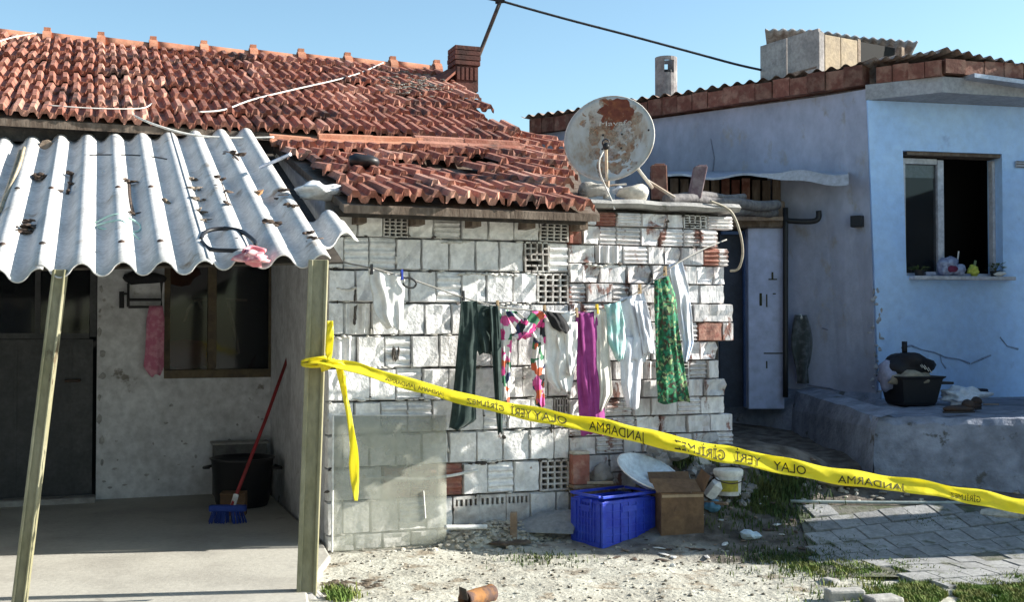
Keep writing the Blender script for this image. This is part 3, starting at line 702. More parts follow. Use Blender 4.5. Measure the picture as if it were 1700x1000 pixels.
# window
def wq(x, t, z): return RO*0+Vector((FU.x*x+FNN.x*t, FU.y*x+FNN.y*t, z))
def wbox(mb, x0, x1, t0, t1, z0, z1):
    return mb.add([wq(x, t, z) for z in (z0, z1) for t in (t0, t1) for x in (x0, x1)], [(0,2,3,1),(4,5,7,6),(0,1,5,4),(2,6,7,3),(0,4,6,2),(1,3,7,5)])
wmx = fc(FP(1572, 350))[0]; fwm = mat('white window frame', (.55,.56,.60), (.45,.46,.5), 8, rough=.5)
f_ = MB(); wbox(f_, wx0, wx0+.03, .10, .16, wz0_, wz1_-.05); wbox(f_, wx1-.03, wx1-.002, .10, .16, wz0_, wz1_-.05); wbox(f_, wmx-.03, wmx+.03, .09, .165, wz0_+.03, wz1_-.06)
wbox(f_, wx0+.03, wmx-.03, .10, .16, wz1_-.10, wz1_-.05); wbox(f_, wx0+.03, wx1-.03, .10, .16, wz0_, wz0_+.03)
rwin = obj('window', f_, fwm, rh, bevel=.003)
g_ = MB(); wbox(g_, wx0+.03, wmx-.03, .125, .13, wz0_+.03, wz1_-.10); obj('pane', g_, M['pane'], rwin)
li = MB(); wbox(li, wx0-.0, wx1, .0+.02, .2, wz1_-.032, wz1_-.002); obj('lintel_board', li, M['wood_d'], rwin)
bl_ = MB(); zb = fc(FP(1540, 292))[1]; wbox(bl_, wx0+.035, wmx-.035, .133, .138, zb, wz1_-.105); obj('sky_reflection', bl_, mat('painted sky reflection', (.74,.86,.88), bump=.1), rwin)  # pale panel stands in for sky reflected in the left pane
sil = MB(); wbox(sil, wx0-.005, wx1+.06, -.10, .12, wz0_-.035, wz0_-.002); obj('sill', sil, fwm, rwin, bevel=.006)
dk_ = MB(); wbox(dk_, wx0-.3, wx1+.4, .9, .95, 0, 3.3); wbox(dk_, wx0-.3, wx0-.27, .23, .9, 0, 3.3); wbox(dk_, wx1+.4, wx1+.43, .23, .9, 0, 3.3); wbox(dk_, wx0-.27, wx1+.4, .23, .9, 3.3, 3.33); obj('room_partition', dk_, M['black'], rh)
# overhanging eave slab
A_ = atY(1437, 166, 10.0); B_ = onplane(1565, 153, A_, V3((0,0,1))); C_ = onplane(1760, 165, A_, V3((0,0,1))); D_ = A_+FU*4.4+FNN*.1
ev = MB(); ev.extrude([A_-RO, B_-RO, C_-RO, D_-RO], (0, 0, .135)); obj('eave_slab', ev, mat('grey slab', (.30,.31,.33), (.36,.37,.40), 3, bump=.3), rh)
# brick fascia along the top of the left wall, one brick on end after another
def fascia(pa, pb, n, z0, hgt, nrm, lab=None):
    for i in range(n):
        a = pa.lerp(pb, i/n); b = pa.lerp(pb, (i+1)/n-.012/n*(1+random.random()*4)); mb = MB(); h = hgt+random.uniform(-.02, .015); o_ = nrm*random.uniform(.03, .06)
        mb.extrude([a-o_+V3((0,0,z0)), b-o_+V3((0,0,z0)), b+nrm*.12+V3((0,0,z0)), a+nrm*.12+V3((0,0,z0))], (0, 0, h))
        obj('fascia_brick', mb, M['fascia'], rh)
lend = du*(d_.length*.995)
Cn = B_-RO; Cn.z = 0; Cn2 = C_-RO; Cn2.z = 0
fascia(V3((lean*(ZTOP-PC.z), 0, 0))+du*.02, lend, 22, ZTOP+.035, .165, dn)
cz0 = A_.z+.137
fascia(Cn*1.0, V3((0,0,0)), 4, cz0, ZTOP+.19-cz0, Vector((.5, .8, 0)).normalized())
fascia(Cn, Cn2, 6, cz0+.02, .12, FNN)
# corrugated roof sheets over it
def rsheet(p00, p10, p11, p01, n, amp=.018, seed=0, th=.012, lab=None):
    mb = MB()
    def fn(u, v):
        q = (p00.lerp(p10, u)).lerp(p01.lerp(p11, u), v); return q+V3((0, 0, amp*math.cos(2*math.pi*u*n)+.012*mnoise.noise(Vector((u*9, v*3, seed)))))
    mb.grid(fn, n*8, 4); return mb
rz0 = ZTOP+.225; top = V3((0, 0, 1))
roofm = mat('old corrugated roofing', (.34,.30,.27), (.22,.15,.12), 5, bump=.4)
pa = lend+du*.1-dn*.09; pb = du*-.02-dn*.09; pc = Cn*1.02
rr = obj('roof', rsheet(pa+top*rz0, pb+top*rz0, pb+dn*3.2+FNN*2+top*(rz0+.06), pa+dn*3.5+top*(rz0+.06), 30), roofm, rh, smooth=True)
obj('roof_sheet', rsheet(pb+top*(rz0+.02), pc+top*(rz0+.03), pc+FNN*4+top*(rz0+.12), pb+FNN*4+top*(rz0+.12), 6, seed=3), roofm, rr, smooth=True)
obj('roof_sheet', rsheet(pc-FNN*.05+top*(rz0+.035), Cn2-FNN*.05+top*(rz0-.09), Cn2+FNN*4+top*(rz0+.12), pc+FNN*4+top*(rz0+.12), 11, seed=5), roofm, rr, smooth=True)
# projecting eave plate at far right
q1 = FP(1618, 128, .55)-RO; q2 = q1+FU*1.6-top*.12; pm = MB(); pm.extrude([q1, q2, q2+FNN*.5+top*.02, q1+FNN*.5+top*.02], (0, 0, .035)); obj('gutter', pm, M['tin'], rh)
# unseen block added at the right to keep the front wall shaded
wg = MB(); wg.box(6.2-RO.x, 9.5-RO.x, 9.6-RO.y, 13.2-RO.y, 0, 4.6); obj('shade_block', wg, M['shade_blue_wall'], rh)
# round cement flue on its roof
b0 = onplane(1106, 168, RO+dn*.4+du*0, dn)-RO; b1 = onplane(1106, 96, RO+dn*.4, dn)-RO
px_m = 1900/ (b0.y+RO.y); fr_ = 17/px_m
flm = mat('sooty flue pipe', (.30,.28,.27), (.20,.18,.18), 8, (.4,.62), bump=.4)
fz0, fz1 = b0.z-.12, b1.z; wz = fz1-.30*(fz1-fz0)
fq = MB()
NA = 20; rows_ = [fz0, fz0+.02, wz, fz1-.04, fz1]; vs = []; 
for z in rows_:
    for k in range(NA): a = 2*math.pi*k/NA; vs.append(Vector((b0.x+fr_*math.cos(a), b0.y+fr_*math.sin(a), z)))
fs = [(i*NA+k, i*NA+(k+1) % NA, (i+1)*NA+(k+1) % NA, (i+1)*NA+k) for i in range(4) for k in range(NA) if not (i == 2 and k in (14, 15, 16, 4, 5, 6))]
fq.add(vs, fs); flue = obj('flue', fq, flm, rh, 'grey cylinder flue with a sooty slot near its top', solid=.02)
fb_ = MB(); fb_.lathe([(fr_*1.5, fz0-.05), (fr_*1.4, fz0+.01), (fr_*1.02, fz0+.03)], 16, Matrix.Translation((b0.x, b0.y, 0))); obj('flue_collar', fb_, M['conc'], flue)
sb_ = MB(); sb_.lathe([(fr_*1.012, wz-.01), (fr_*1.03, wz+.0), (fr_*1.03, wz+.02), (fr_*1.012, wz+.03)], 20, Matrix.Translation((b0.x, b0.y, 0))); obj('flue_ring', sb_, M['blkp'], flue)
# house number plate
np_ = FP(1694, 273, .012); t_ = thing('house_number_plate', 'small worn number plate on the blue wall right of the window', 'sign', np_, A12)
b_ = MB(); b_.box(-.05, .07, -.008, .006, -.03, .03); obj('plate', b_, mat('grey plate', (.35,.37,.42)), t_)
b_ = MB()
for z in (-.026, .022, -.002): b_.box(-.045, .065, -.012, -.008, z, z+.005)
obj('plate_rim', b_, M['metal_d'], t_)

# ------------------------------------------------------------------ alley: annexe between the brick room and the blue house
an = thing('alley_annexe', 'shadowy annexe with dark doorway at the alley end beneath bent tin', 'outbuilding', (1.9, 10.3, .6))
AO = V3((1.9, 10.3, .6)); AY = 10.35
def AP(px, py, Y=AY): return atY(px, py, Y)-AO
def pbox(mb, x0, y0, x1, y1, Y, th):               # frontal slab covering a pixel rectangle at depth Y
    a = AP(x0, y1, Y); b = AP(x1, y0, Y); return mb.box(a.x, b.x, a.y, a.y+th, a.z, b.z)
b_ = MB(); pbox(b_, 1243, 378, 1301, 680, AY, .3); obj('pier', b_, mat('bluish pier render', (.42,.46,.62), (.36,.40,.55), 3, bump=.3, bsc=20), an, bevel=.01)
for x0, y0, x1, y1 in ((1281,452,1284,464),(1276,463,1290,465),(1261,487,1265,508),(1272,489,1274,510),(1283,487,1288,489),(1268,586,1300,588),(1272,600,1274,612)):
    b_ = MB(); pbox(b_, x0, y0, x1, y1, AY-.004, .003); obj('painted_mark', b_, M['ink'], an)
b_ = MB(); pbox(b_, 1196, 384, 1244, 676, AY+.2, .05); dr2 = obj('door', b_, mat('dark blue door', (.02,.03,.055), (.03,.04,.07), 5, rough=.5), an)
b_ = MB(); pbox(b_, 1236, 384, 1243, 676, AY+.12, .06); pbox(b_, 1199, 384, 1236, 389, AY+.12, .06); obj('door_frame', b_, mat('blue door frame', (.08,.14,.30)), dr2)
b_ = MB(); pbox(b_, 1205, 333, 1304, 378, AY-.05, .5); obj('lintel', b_, M['wood_d'], an, bevel=.02)
b_ = MB(); pbox(b_, 1190, 360, 1300, 366, AY-.12, .06); obj('lintel_strip', b_, M['wood'], an)
for i, x in enumerate(range(1096, 1300, 17)):
    b_ = MB(); pbox(b_, x, 297+random.uniform(-2, 3), x+13, 345, 10.62+random.uniform(-.03, .03), .03)
    obj('plank', b_, M['wood_d'] if i not in (6, 7, 8) else M['fascia'], an)
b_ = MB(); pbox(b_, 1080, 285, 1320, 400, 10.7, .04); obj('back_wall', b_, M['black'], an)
# bent tin sheet
ts = MB()
def tsf(u, v):
    px = 1108+300*u; p = AP(px, 290+3*math.sin(u*7)-(2 if u > .5 else 0)+5*u*v, 10.15-.25*u+.1*math.sin(u*3)); p2 = AP(px, 285, 10.75)
    q = p.lerp(p2, v); q.z += .06*(1-v)*max(0, u-.75)*2*math.sin(v*3)+.015*math.sin(u*19)*(1-v); return q
ts.grid(tsf, 24, 6)
lip = MB(); lip.grid(lambda u, v: tsf(u, 0)-Vector((0, .01, .075*v*(.25+1.0*S((u-.45)/.3)))), 24, 2)
to = obj('tin_roof', ts, M['tin'], an, solid=.006, smooth=True); obj('tin_edge', lip, M['tin'], an, 'turned down pale edge of the tin sheet', solid=.004)
# down pipe etc on the alley corner
pp = thing('downpipe', 'black downpipe with an elbow in the alley corner of the blue house', 'pipe', tuple(AP(1304, 655, 10.35)+AO))
PO = AP(1304, 655, 10.35)+AO
b_ = MB(); b_.tube([atY(1304, y, 10.3)-PO for y in (345, 380, 500, 600, 660)], .025, 8); obj('pipe', b_, M['blkp'], pp, smooth=True)
b_ = MB(); b_.tube(smoothpath([atY(x, y, Y)-PO for x, y, Y in ((1304, 366, 10.3), (1330, 368, 10.27), (1352, 367, 10.25), (1359, 361, 10.25), (1359, 350, 10.25))], 4), .026, 8); obj('elbow', b_, M['blkp'], pp, smooth=True)
ti = LWP(1425, 368, .04)+RO; b_ = MB(); b_.box(-.05, .05, -.05, .06, -.05, .05); b_.box(-.035, .035, -.06, -.05, -.035, .035); tag(obj('junction_box', b_, M['blkp'], loc=ti, rot=(0, 0, math.atan2(du.y, du.x)), bevel=.006), 'small dark square vent box on the lavender wall near the blue corner', 'junction box')
hb = LWP(1327, 560, .05)+RO; t_ = thing('hanging_rag', 'long dark greenish rag hanging on the lavender wall beside the downpipe', 'rag', hb)
q = MB(); q.grid(lambda u, v: Vector(((u-.5)*(.10+.10*math.sin(math.pi*min(1, v*1.25)))+.02*v, -.05-.05*math.sin(u*9+v*4)*.5-.04*math.sin(math.pi*u), .20-.62*v)), 10, 14); obj('cloth', q, cloth('mouldy rag', (.05,.06,.06), (.10,.11,.12)), t_, smooth=True, solid=.01)
q = MB(); q.tube([(0, .1, .2), (0, -.06, .2), (.0, -.08, .17)], .012, 6); obj('hook', q, M['white'], t_)
# hose hanging off the slab end
q = MB(); q.tube(smoothpath([L(2.72, -.08, W(1195, 335, -.06)[1]), atY(1212, 350, 8.2), atY(1228, 385, 8.22), atY(1233, 420, 8.25), atY(1226, 446, 8.28), atY(1212, 450, 8.3)], 8), .009, 8); tag(obj('hose', q, mat('beige hose', (.36,.32,.25), rough=.6, bump=0), smooth=True), 'beige hose looping down from the slab at the alley corner', 'hose')
# broken bricks, logs standing on the slab
sz = zs+.055
def slabp(px, py): return onplane(px, py, V3((0, 0, sz)), V3((0, 0, 1)))
def lean_block(x0, y0, x1, y1, Y, wd, m, lab, nm='timber_offcut', cat='wood'):
    a = atY(x0, y0, Y); b = atY(x1, y1, Y+.05); t = thing(nm, lab, cat, a); d = b-a; mb = MB(); w2 = wd/2
    base = [(-w2,-.05,0), (w2,-.05,0), (w2,.05,0), (-w2,.05,0)]; mb.extrude(base, d); mb.extrude([V3(p)*.7+d for p in base], d*.05+V3((.01,0,0)))
    obj('block', mb, m, t, bevel=.008); return t
lean_block(1152, 330, 1163, 277, 8.9, .10, mat('purplish old wood', (.15,.10,.11), (.22,.17,.17), 12, bump=.5), 'leaning grey purple timber stub on the slab right of the dish')
lean_block(1095, 330, 1093, 275, 9.0, .12, M['fascia'], 'reddish brick stub standing on the slab just right of the dish', 'brick_stub', 'brick')
for i, (x0, x1, y, r) in enumerate(((1105, 1225, 331, .035), (1130, 1235, 326, .028), (1180, 1290, 340, .045), (1205, 1300, 352, .04))):
    lb = ('long grey log lying along the slab edge, lowest and left', 'thin grey log on top of the slab behind the front one', 'thick dark log reaching from slab to lintel', 'dark log under the thick one at the alley lintel')[i]
    b_ = MB(); a = atY(x0, y, 8.6+i*.25); b = atY(x1, y+random.uniform(-3, 4), 9.3+i*.4); b_.tube(smoothpath([a, a.lerp(b, .35)+V3((0, 0, .015)), a.lerp(b, .7)-V3((0, 0, .012)), b], 3), r, 9); tag(obj('log', b_, mat('old log %d' % i, (.16,.15,.15), (.10,.095,.10), 16, bump=.7, bsc=40), smooth=True), lb, 'log', 'old logs lying over the alley slab')

# ------------------------------------------------------------------ hut on the blue house's roof
hut = thing('rooftop_hut', 'small patched hut of grey boards standing on the blue house roof', 'shed', atY(1360, 125, 12.2))
HO_ = V3(hut.location)
h0 = atY(1262, 130, 13.0); h1 = atY(1360, 122, 12.2); h2 = atY(1502, 105, 12.9)
hz1 = atY(1360, 52, 12.2).z; hz0 = 3.75
def hp(a, b, q, z): p = a.lerp(b, q); return V3((p.x, p.y, z))-HO_
gb = mat('grey hut boards', (.36,.33,.31), (.26,.24,.23), 5, bump=.4, rnd=.12); yb = mat('buff hut boards', (.42,.33,.22), (.34,.27,.19), 5, bump=.4)
def panel(a, b, q0, q1, z0, z1, m, nm='wall_panel', th=.04, lab=None):
    mb = MB(); n_ = (b-a).cross(V3((0,0,1))).normalized(); n_ = n_ if n_.y > 0 else -n_
    v = [hp(a, b, q0, z0), hp(a, b, q1, z0), hp(a, b, q1, z1), hp(a, b, q0, z1)]; mb.extrude(v, n_*th); return obj(nm, mb, m, hut, lab, bevel=.006)
zt0 = hz1+.04; zm = hz0+.42*(zt0-hz0)
for a, b, c, d in ((0, .46, zm+.05, zt0), (.475, .985, zm+.11, zt0), (0, .32, hz0, zm+.035), (.335, .70, hz0, zm+.06), (.715, .985, hz0, zm+.09)): panel(h0, h1, a, b, c, d, gb)
panel(h1, h2, .0, .06, hz0, hz1, gb, 'post'); panel(h1, h2, .44, .475, hz0, hz1, M['wood'], 'post'); panel(h1, h2, .96, 1.0, hz0, hz1, M['wood'], 'post')
panel(h1, h2, .065, .24, zm+.06, hz1-.02, yb); panel(h1, h2, .245, .435, zm+.06, hz1-.02, yb); panel(h1, h2, .065, .40, hz0, zm+.055, mat('white patch', (.62,.62,.62)), 'wall_panel', .03, 'white patch board')
mb = MB(); mb.extrude([hp(h1, h2, .48, hz0)+V3((0, .22, 0)), hp(h1, h2, .96, hz0)+V3((0, .22, 0)), hp(h1, h2, .96, hz1)+V3((0, .22, .04)), hp(h1, h2, .48, hz1)+V3((0, .22, .04))], (0, .04, 0)); obj('opening_shade', mb, M['black'], hut)  # black sheet stands for the shade inside the open front
ra = atY(1270, 50, 12.9)-HO_; rb = atY(1524, 70, 13.05)-HO_; ra2 = ra+V3((.4, 1.5, -.2)); rb2 = rb+V3((.2, 1.3, -.2))
q = MB()
def hrf(u, v): p = ra.lerp(rb, u).lerp(ra2.lerp(rb2, u), v); return p+V3((0, 0, .012*math.cos(u*2*math.pi*17)+.035*math.sin(min(1, u*1.6)*math.pi)*(1-u*.3)))
q.grid(hrf, 17*8, 4); obj('roof', q, mat('grey hut roofing', (.36,.36,.36), (.20,.18,.17), 5, bump=.4), hut, smooth=True, solid=.02)
for i in range(3):
    q = MB(); s0 = (.05, .35, .72)[i]; p = hrf(s0, .1); q.tube([p+V3((0, 0, .03)), hrf(s0+.16, .1+.1*i)+V3((0, 0, .035))], .02, 5); obj('weight_batten', q, M['wood_d'], hut)

# ------------------------------------------------------------------ unseen wall added at the right, shaped to cast shade and a sun patch
nw = wall_open(MB(), 7.3, 9.95, -.2, 2.28, 0, .18, [(7.95, 8.4, .98, 1.5), (7.499, 7.5, 9, 9.1), (7.799, 7.8, 9, 9.1)])
nw.v = [Vector((4.55+v.y, v.x, v.z+.0)) for v in nw.v]
nw.v = [Vector((v.x, v.y, (lerpk([(7.3, 1.0), (7.5, 1.4), (7.8, 2.1), (8.4, 2.66), (9.95, 2.85)], v.y)[0] if v.z > 2.2 else v.z))) for v in nw.v]
tag(obj('shadow_caster', nw, M['conc']), 'unseen wall added to cast shade over the yard, its hole shaped for a sun patch', 'wall')

# ------------------------------------------------------------------ unseen walls added out of view to cut the sky light
sb2 = MB(); sb2.box(-2.98, -2.86, -.72, 2.5, -.05, 1.66); q_ = thing('porch_blocker', 'unseen wall added at the far left of the porch to keep light out', 'wall', tuple(O), ALPHA); sb2.extrude([(-2.98, -.72, 1.662), (-2.98, 2.5, 1.662), (-2.98, 2.5, 2.60), (-2.98, -.72, 1.663)], (.12, 0, 0)); obj('render', sb2, M['plaster'], q_)
nh = thing('sky_blocker', 'unseen tall block added behind the viewer to cut sky light', 'house', (-6.4, -2.6, 0), R_(11)); nm_ = mat('grey sky blocker', (.17,.17,.18), (.13,.13,.14), 2, bump=.4)
b_ = wall_open(MB(), -7, 6, 0, 11, -.3, 0, [(-5, -3.8, 1, 2.3), (-1, 0, 0, 2.1), (3, 4.2, 1, 2.3), (-5, -3.8, 4.4, 5.8), (-1, .2, 4.4, 5.8), (3, 4.2, 4.4, 5.8), (-5, -3.8, 7.6, 9), (-1, .2, 7.6, 9), (3, 4.2, 7.6, 9)]); obj('wall', b_, nm_, nh)  # front of the added sky blocker
b_ = MB(); b_.box(-7, 6, -6, -.31, 0, 10.9); obj('sky_blocker_core', b_, M['black'], nh)
b_ = MB(); b_.extrude([(-7.3, .4, 11), (-7.3, -6.4, 11), (-7.3, -3, 12.4)], (13.6, 0, 0)); obj('roof', b_, M['tile'], nh)  # top of the added sky blocker
# ------------------------------------------------------------------ satellite dish
DY = 8.25; dc = atY(1011, 229, DY); db = atY(1008, 328, DY+.05)
dish = thing('satellite_dish', 'round rust stained satellite dish standing on the flat slab', 'satellite dish', db)
yaw, pit = R_(-16), R_(14); DM = Matrix.Translation(dc-db) @ Matrix.Rotation(yaw, 4, 'Z') @ Matrix.Rotation(math.pi/2-pit, 4, 'X')
RD = .326
prof = [(0.0005, -.055)]+[(RD*i/10, -.055*(1-(i/10)**2)) for i in range(1, 11)]
q = MB(); q.lathe(prof, 48, DM); od = obj('reflector', q, M['dish'], dish, smooth=True, solid=.006)
q = MB(); q.lathe([(RD-.004, .0), (RD+.003, .006), (RD+.008, .0), (RD+.004, -.01)], 48, DM); obj('rim', q, mat('pale dish rim', (.62,.60,.56), (.45,.38,.30), 8), dish, smooth=True)
def dpt(x, y, l=.004): r2 = (x*x+y*y)/(RD*RD); return DM @ Vector((x, y, -.055*(1-r2)+l))
# rust patches lie as thin flakes following the bowl
def flake(mb, cx, cy, rx, ry, seed, lift=.004, n=22, wob=.45):
    c0 = (cx, cy); ring = []
    for j in (0.5, 1):
        for k in range(n):
            a = 2*math.pi*k/n; rr = j*(1+wob*mnoise.noise(Vector((math.cos(a)*1.7+seed, math.sin(a)*1.7, seed*2.3)))+(.16*math.sin(k*2.4+seed) if j == 1 else 0))
            x, y = cx+rx*rr*math.cos(a), cy+ry*rr*math.sin(a); m_ = math.hypot(x, y)/(RD*.985)
            if m_ > 1: x /= m_; y /= m_
            ring.append(dpt(x, y, lift))
    mb.add([dpt(cx, cy, lift)]+ring, [(0, 1+k, 1+(k+1) % n) for k in range(n)]+[(1+k, 1+n+k, 1+n+(k+1) % n, 1+(k+1) % n) for k in range(n)])
rust2 = mat('thin orange rust', (.30,.15,.08), (.42,.33,.24), 26, (.35,.6), bump=.2, fine=.2, alpha=(7, .30, .70))
q = MB(); flake(q, .03, .215, .115, .10, 1.2, .004); flake(q, .10, .19, .06, .06, 4); obj('rust_patch', q, M['rust'], dish)
q = MB(); flake(q, .05, .17, .19, .17, 2.1, .0028); flake(q, .07, -.22, .15, .10, 5.1, .0028); flake(q, .10, .05, .08, .17, 6.3, .0028); flake(q, .24, .06, .035, .06, 7.7, .0028); flake(q, -.20, .03, .04, .05, 8.7, .0028); flake(q, .02, -.05, .15, .24, 9.9, .0024); flake(q, -.10, .17, .14, .10, 3.3, .0026); flake(q, .20, -.10, .08, .14, 4.4, .0026); flake(q, -.12, -.20, .10, .08, 12.2, .0026); obj('rust_stain', q, rust2, dish)
q = MB()
for x, y in ((-.055, .045), (.085, .045), (-.055, -.065), (.085, -.065), (.285, .05)): q.blob(dpt(x, y, .004), (.009, .009, .009), 1, 1, .1)
obj('bolt', q, M['blkp'], dish)
def text_mesh(txt):
    c = bpy.data.curves.new('lettering', 'FONT'); c.body = txt; c.size = 1.0; c.resolution_u = 3
    o = bpy.data.objects.new('lettering', c); COL.objects.link(o); dg = bpy.context.evaluated_depsgraph_get()
    me = bpy.data.meshes.new_from_object(o.evaluated_get(dg)); bpy.data.objects.remove(o); bpy.data.curves.remove(c); return me
me = text_mesh('Mavafe'); xs_ = [v.co.x for v in me.vertices]; x0, x1 = min(xs_), max(xs_)
for v in me.vertices: v.co = dpt(-.085+.24*(v.co.x-x0)/(x1-x0), .115+.05*v.co.y, .0056)
obj('lettering', me, mat('worn white dish lettering', (.60,.57,.52), bump=0, fine=.1, alpha=(60, .30, .50)), dish)
# feed arm, its head and cable
q = MB(); a = dpt(0, -RD*.97, .01); hd_ = atY(1006, 243, DY-.42)-db; q.tube([a, a.lerp(hd_, .55)+Vector((0, 0, -.02)), hd_], .011, 8); obj('feed_arm', q, mat('pale feed arm', (.55,.45,.33), (.62,.58,.5), 8), dish)
q = MB(); u_ = (dc-db-hd_).normalized(); q.tube([hd_-u_*.02, hd_+u_*.05], .022, 12); q.lathe([(.022, -.014), (.03, 0), (.022, .014)], 14, Matrix.Translation(hd_+Vector((0,-.0,.025))) @ Matrix.Rotation(math.pi/2, 4, 'X')); obj('feed_head', q, M['blkp'], dish, smooth=True)
q = MB(); q.tube(smoothpath([atY(x, y, Y)-db for x, y, Y in ((1002, 250, DY-.40), (995, 268, DY-.42), (997, 290, DY-.40), (1005, 310, DY-.38), (1015, 332, DY-.36), (1020, 348, DY-.35))], 6), .006, 6); obj('cable', q, M['cable_w'], dish)
q = MB(); q.tube([atY(1011, 240, DY+.14)-db, atY(1006, 330, DY+.14)-db], .022, 8); q.tube([atY(1045, 262, DY+.05)-db, atY(1083, 312, DY+.25)-db], .013, 6); q.tube([atY(1075, 300, DY+.25)-db, atY(1120, 328, DY+.3)-db], .012, 6); q.tube([atY(1011, 240, DY+.14)-db, dpt(0, 0, -.01)], .03, 8); q.tube([atY(965, 312, DY+.2)-db, atY(1040, 306, DY+.25)-db], .008, 6); obj('mast', q, mat('stained mast', (.34,.26,.2), (.42,.40,.36), 8), dish)
for i, (x, y, r, c, lb) in enumerate(((985, 315, .09, M['conc'], 'grey cement lump at the left foot of the dish'), (1055, 320, .10, mat('pale stone', (.55,.52,.46), bump=.6), 'pale rounded stone on the slab right of the dish foot'), (1028, 313, .05, mat('bluish rag', (.55,.62,.72)), 'small pale bluish bundle behind the dish foot'))):
    p = atY(x, y+8, DY+.12+.06*i); b_ = MB(); b_.blob((0, 0, r*.35), (r*1.2, r*.8, r*.6), i+3, 3, .45); tag(obj('weight_stone', b_, c, loc=p, smooth=True), lb, 'stone')

# ------------------------------------------------------------------ mast, overhead cable, roof cables
ro = L(cs, ct0, 0); YM = ro.y
mt = thing('roof_pole', 'thin dark steel pole leaning up from the clay chimney', 'pole', atY(786, 78, YM))
b_ = MB(); o_ = V3(mt.location); b_.tube([V3((0, 0, -.25)), atY(830, 3, YM)-o_, atY(836, -8, YM)-o_], .022, 8); obj('shaft', b_, M['metal_d'], mt)
b_ = MB(); b_.tube([atY(822, 2, YM)-o_, atY(838, 0, YM)-o_], .03, 8); obj('clamp', b_, M['blkp'], mt)
oc = thing('overhead_cable', 'black service cable sagging from the leaning pole to the rooftop hut', 'cable', atY(832, 1, YM)); o_ = V3(oc.location)
b_ = MB(); pts = [atY(x, y, YM+(12.95-YM)*((x-832)/430)) -o_ for x, y in ((832, 1), (870, 12), (950, 34), (1050, 60), (1150, 87), (1220, 106), (1264, 116))]
b_.tube(smoothpath(pts, 8), .0135, 6); obj('main_run', b_, M['cable_d'], oc)
b_ = MB(); b_.tube([atY(832, 2, YM)-o_, atY(815, -1, YM)-o_, atY(760, -14, YM)-o_], .010, 6); obj('short_run', b_, M['cable_d'], oc)
b_ = MB(); sp_ = smoothpath(pts, 24); b_.tube([p+V3((0, .012*math.cos(i*1.1), .012*math.sin(i*1.1))) for i, p in enumerate(sp_)], .004, 4); obj('lashing_wire', b_, M['cable_d'], oc)
def mroof(px, py, lift=.07):
    n = HN*(-math.sin(PHI))+V3((0, 0, math.cos(PHI))); return onplane(px, py, L(0, e0, ze+lift), n)
def cable(name, pts, r, m, label, cat='cable'):
    b_ = MB(); o_ = V3(pts[0]); b_.tube([p-o_ for p in smoothpath(pts, 6)], r, 6); return tag(obj(name, b_, m, loc=o_, smooth=True), label, cat)
cable('roof_cable', [mroof(x, y) for x, y in ((330, 186), (372, 182), (420, 165), (490, 148), (560, 132), (600, 120), (636, 104))], .0075, M['cable_w'], 'pale cable running up the big tiled roof towards its ridge')
cable('roof_cable', [mroof(-5, 70, .12), mroof(20, 62, .12), mroof(60, 55, .16)], .007, M['cable_w'], 'short pale cable crossing the ridge at the far left')
cable('eave_cable', [mroof(80, 175), mroof(160, 180), mroof(232, 180), mroof(252, 172)], .006, M['cable_w'], 'thin pale wire lying level along the lowest tile rows')
cable('eave_cable', [mroof(218, 190), L(*((lambda a: (a[0], 2.0, a[1]))(W(260, 208, 2.0)))), L(*((lambda a: (a[0], 1.95, a[1]))(W(320, 224, 1.95)))), L(*((lambda a: (a[0], 1.93, a[1]))(W(390, 229, 1.93)))), L(*((lambda a: (a[0], 1.93, a[1]))(W(455, 228, 1.93))))], .009, M['cable_w'], 'white cable drooping in front of the dark eave board above the canopy')
# soot and moss scraps on the roof near the chimney
b_ = MB()
for i in range(150):
    p = mroof(random.gauss(690, 28), random.gauss(140, 9), .075); b_.blob(p, (random.uniform(.01, .04), .012, .008), i, 1, .6)
obj('dry_moss', b_, mat('grey dry moss', (.17,.15,.13), (.36,.33,.28), 30), kind='stuff')
b_ = MB(); p = onplane(604, 273, L(0, le, lz+.08), HN*(-math.sin(PHL))+V3((0,0,math.cos(PHL)))); b_.blob((0,0,.02), (.10,.09,.05), 3, 2, .5); tag(obj('black_bag', b_, M['blkp'], loc=p, smooth=True), 'crumpled black scrap lying on the lower tiled roof', 'rag')

# ------------------------------------------------------------------ scraps on the canopy
CROT = CNW.to_track_quat('Z', 'Y').to_matrix()
def onc(px, py, lift=.0):
    s, t, z = cpt(px, py, lift); return L(s, t, cz_(s, t)+wave(s)+lift)
def scrap(name, pts, r, m, label, cat, n=0, big=1.0):
    b_ = MB(); P = [onc(x, y, .012) for x, y in pts]; o_ = P[0]
    if r: b_.tube([p-o_ for p in smoothpath(P, 5)], r, 6)
    rnd = random.Random(n*7+int(pts[0][0]))
    for i in range(n):
        p = P[rnd.randrange(len(P))]; s = rnd.uniform(.014, .032)*big; q = p-o_+Vector((rnd.gauss(0, .02), rnd.gauss(0, .05), .01+rnd.random()*.015))
        b_.blob(q, (s*rnd.uniform(.9, 1.9), s*rnd.uniform(.5, 1.0), s*rnd.uniform(.2, .45)), rnd.random()*50, 1, .7, M=Matrix.Rotation(rnd.random()*6, 3, 'Z') @ Matrix.Rotation(rnd.gauss(0, .5), 3, 'X'))
    return tag(obj(name, b_, m, loc=o_, smooth=bool(r)), label, cat, 'scraps lying on the canopy')
LS = M['leafscrap']; pale = mat('pale dry wood', (.46,.38,.26), (.36,.28,.18), 12)
scrap('bamboo_cane', [(34, 247), (20, 290), (0, 345)], .014, pale, 'pale cane lying along the far left canopy valley, upper one', 'cane')
scrap('bamboo_cane', [(40, 250), (30, 285), (6, 330), (-6, 352)], .012, pale, 'second pale cane beside the first at the far left', 'cane')
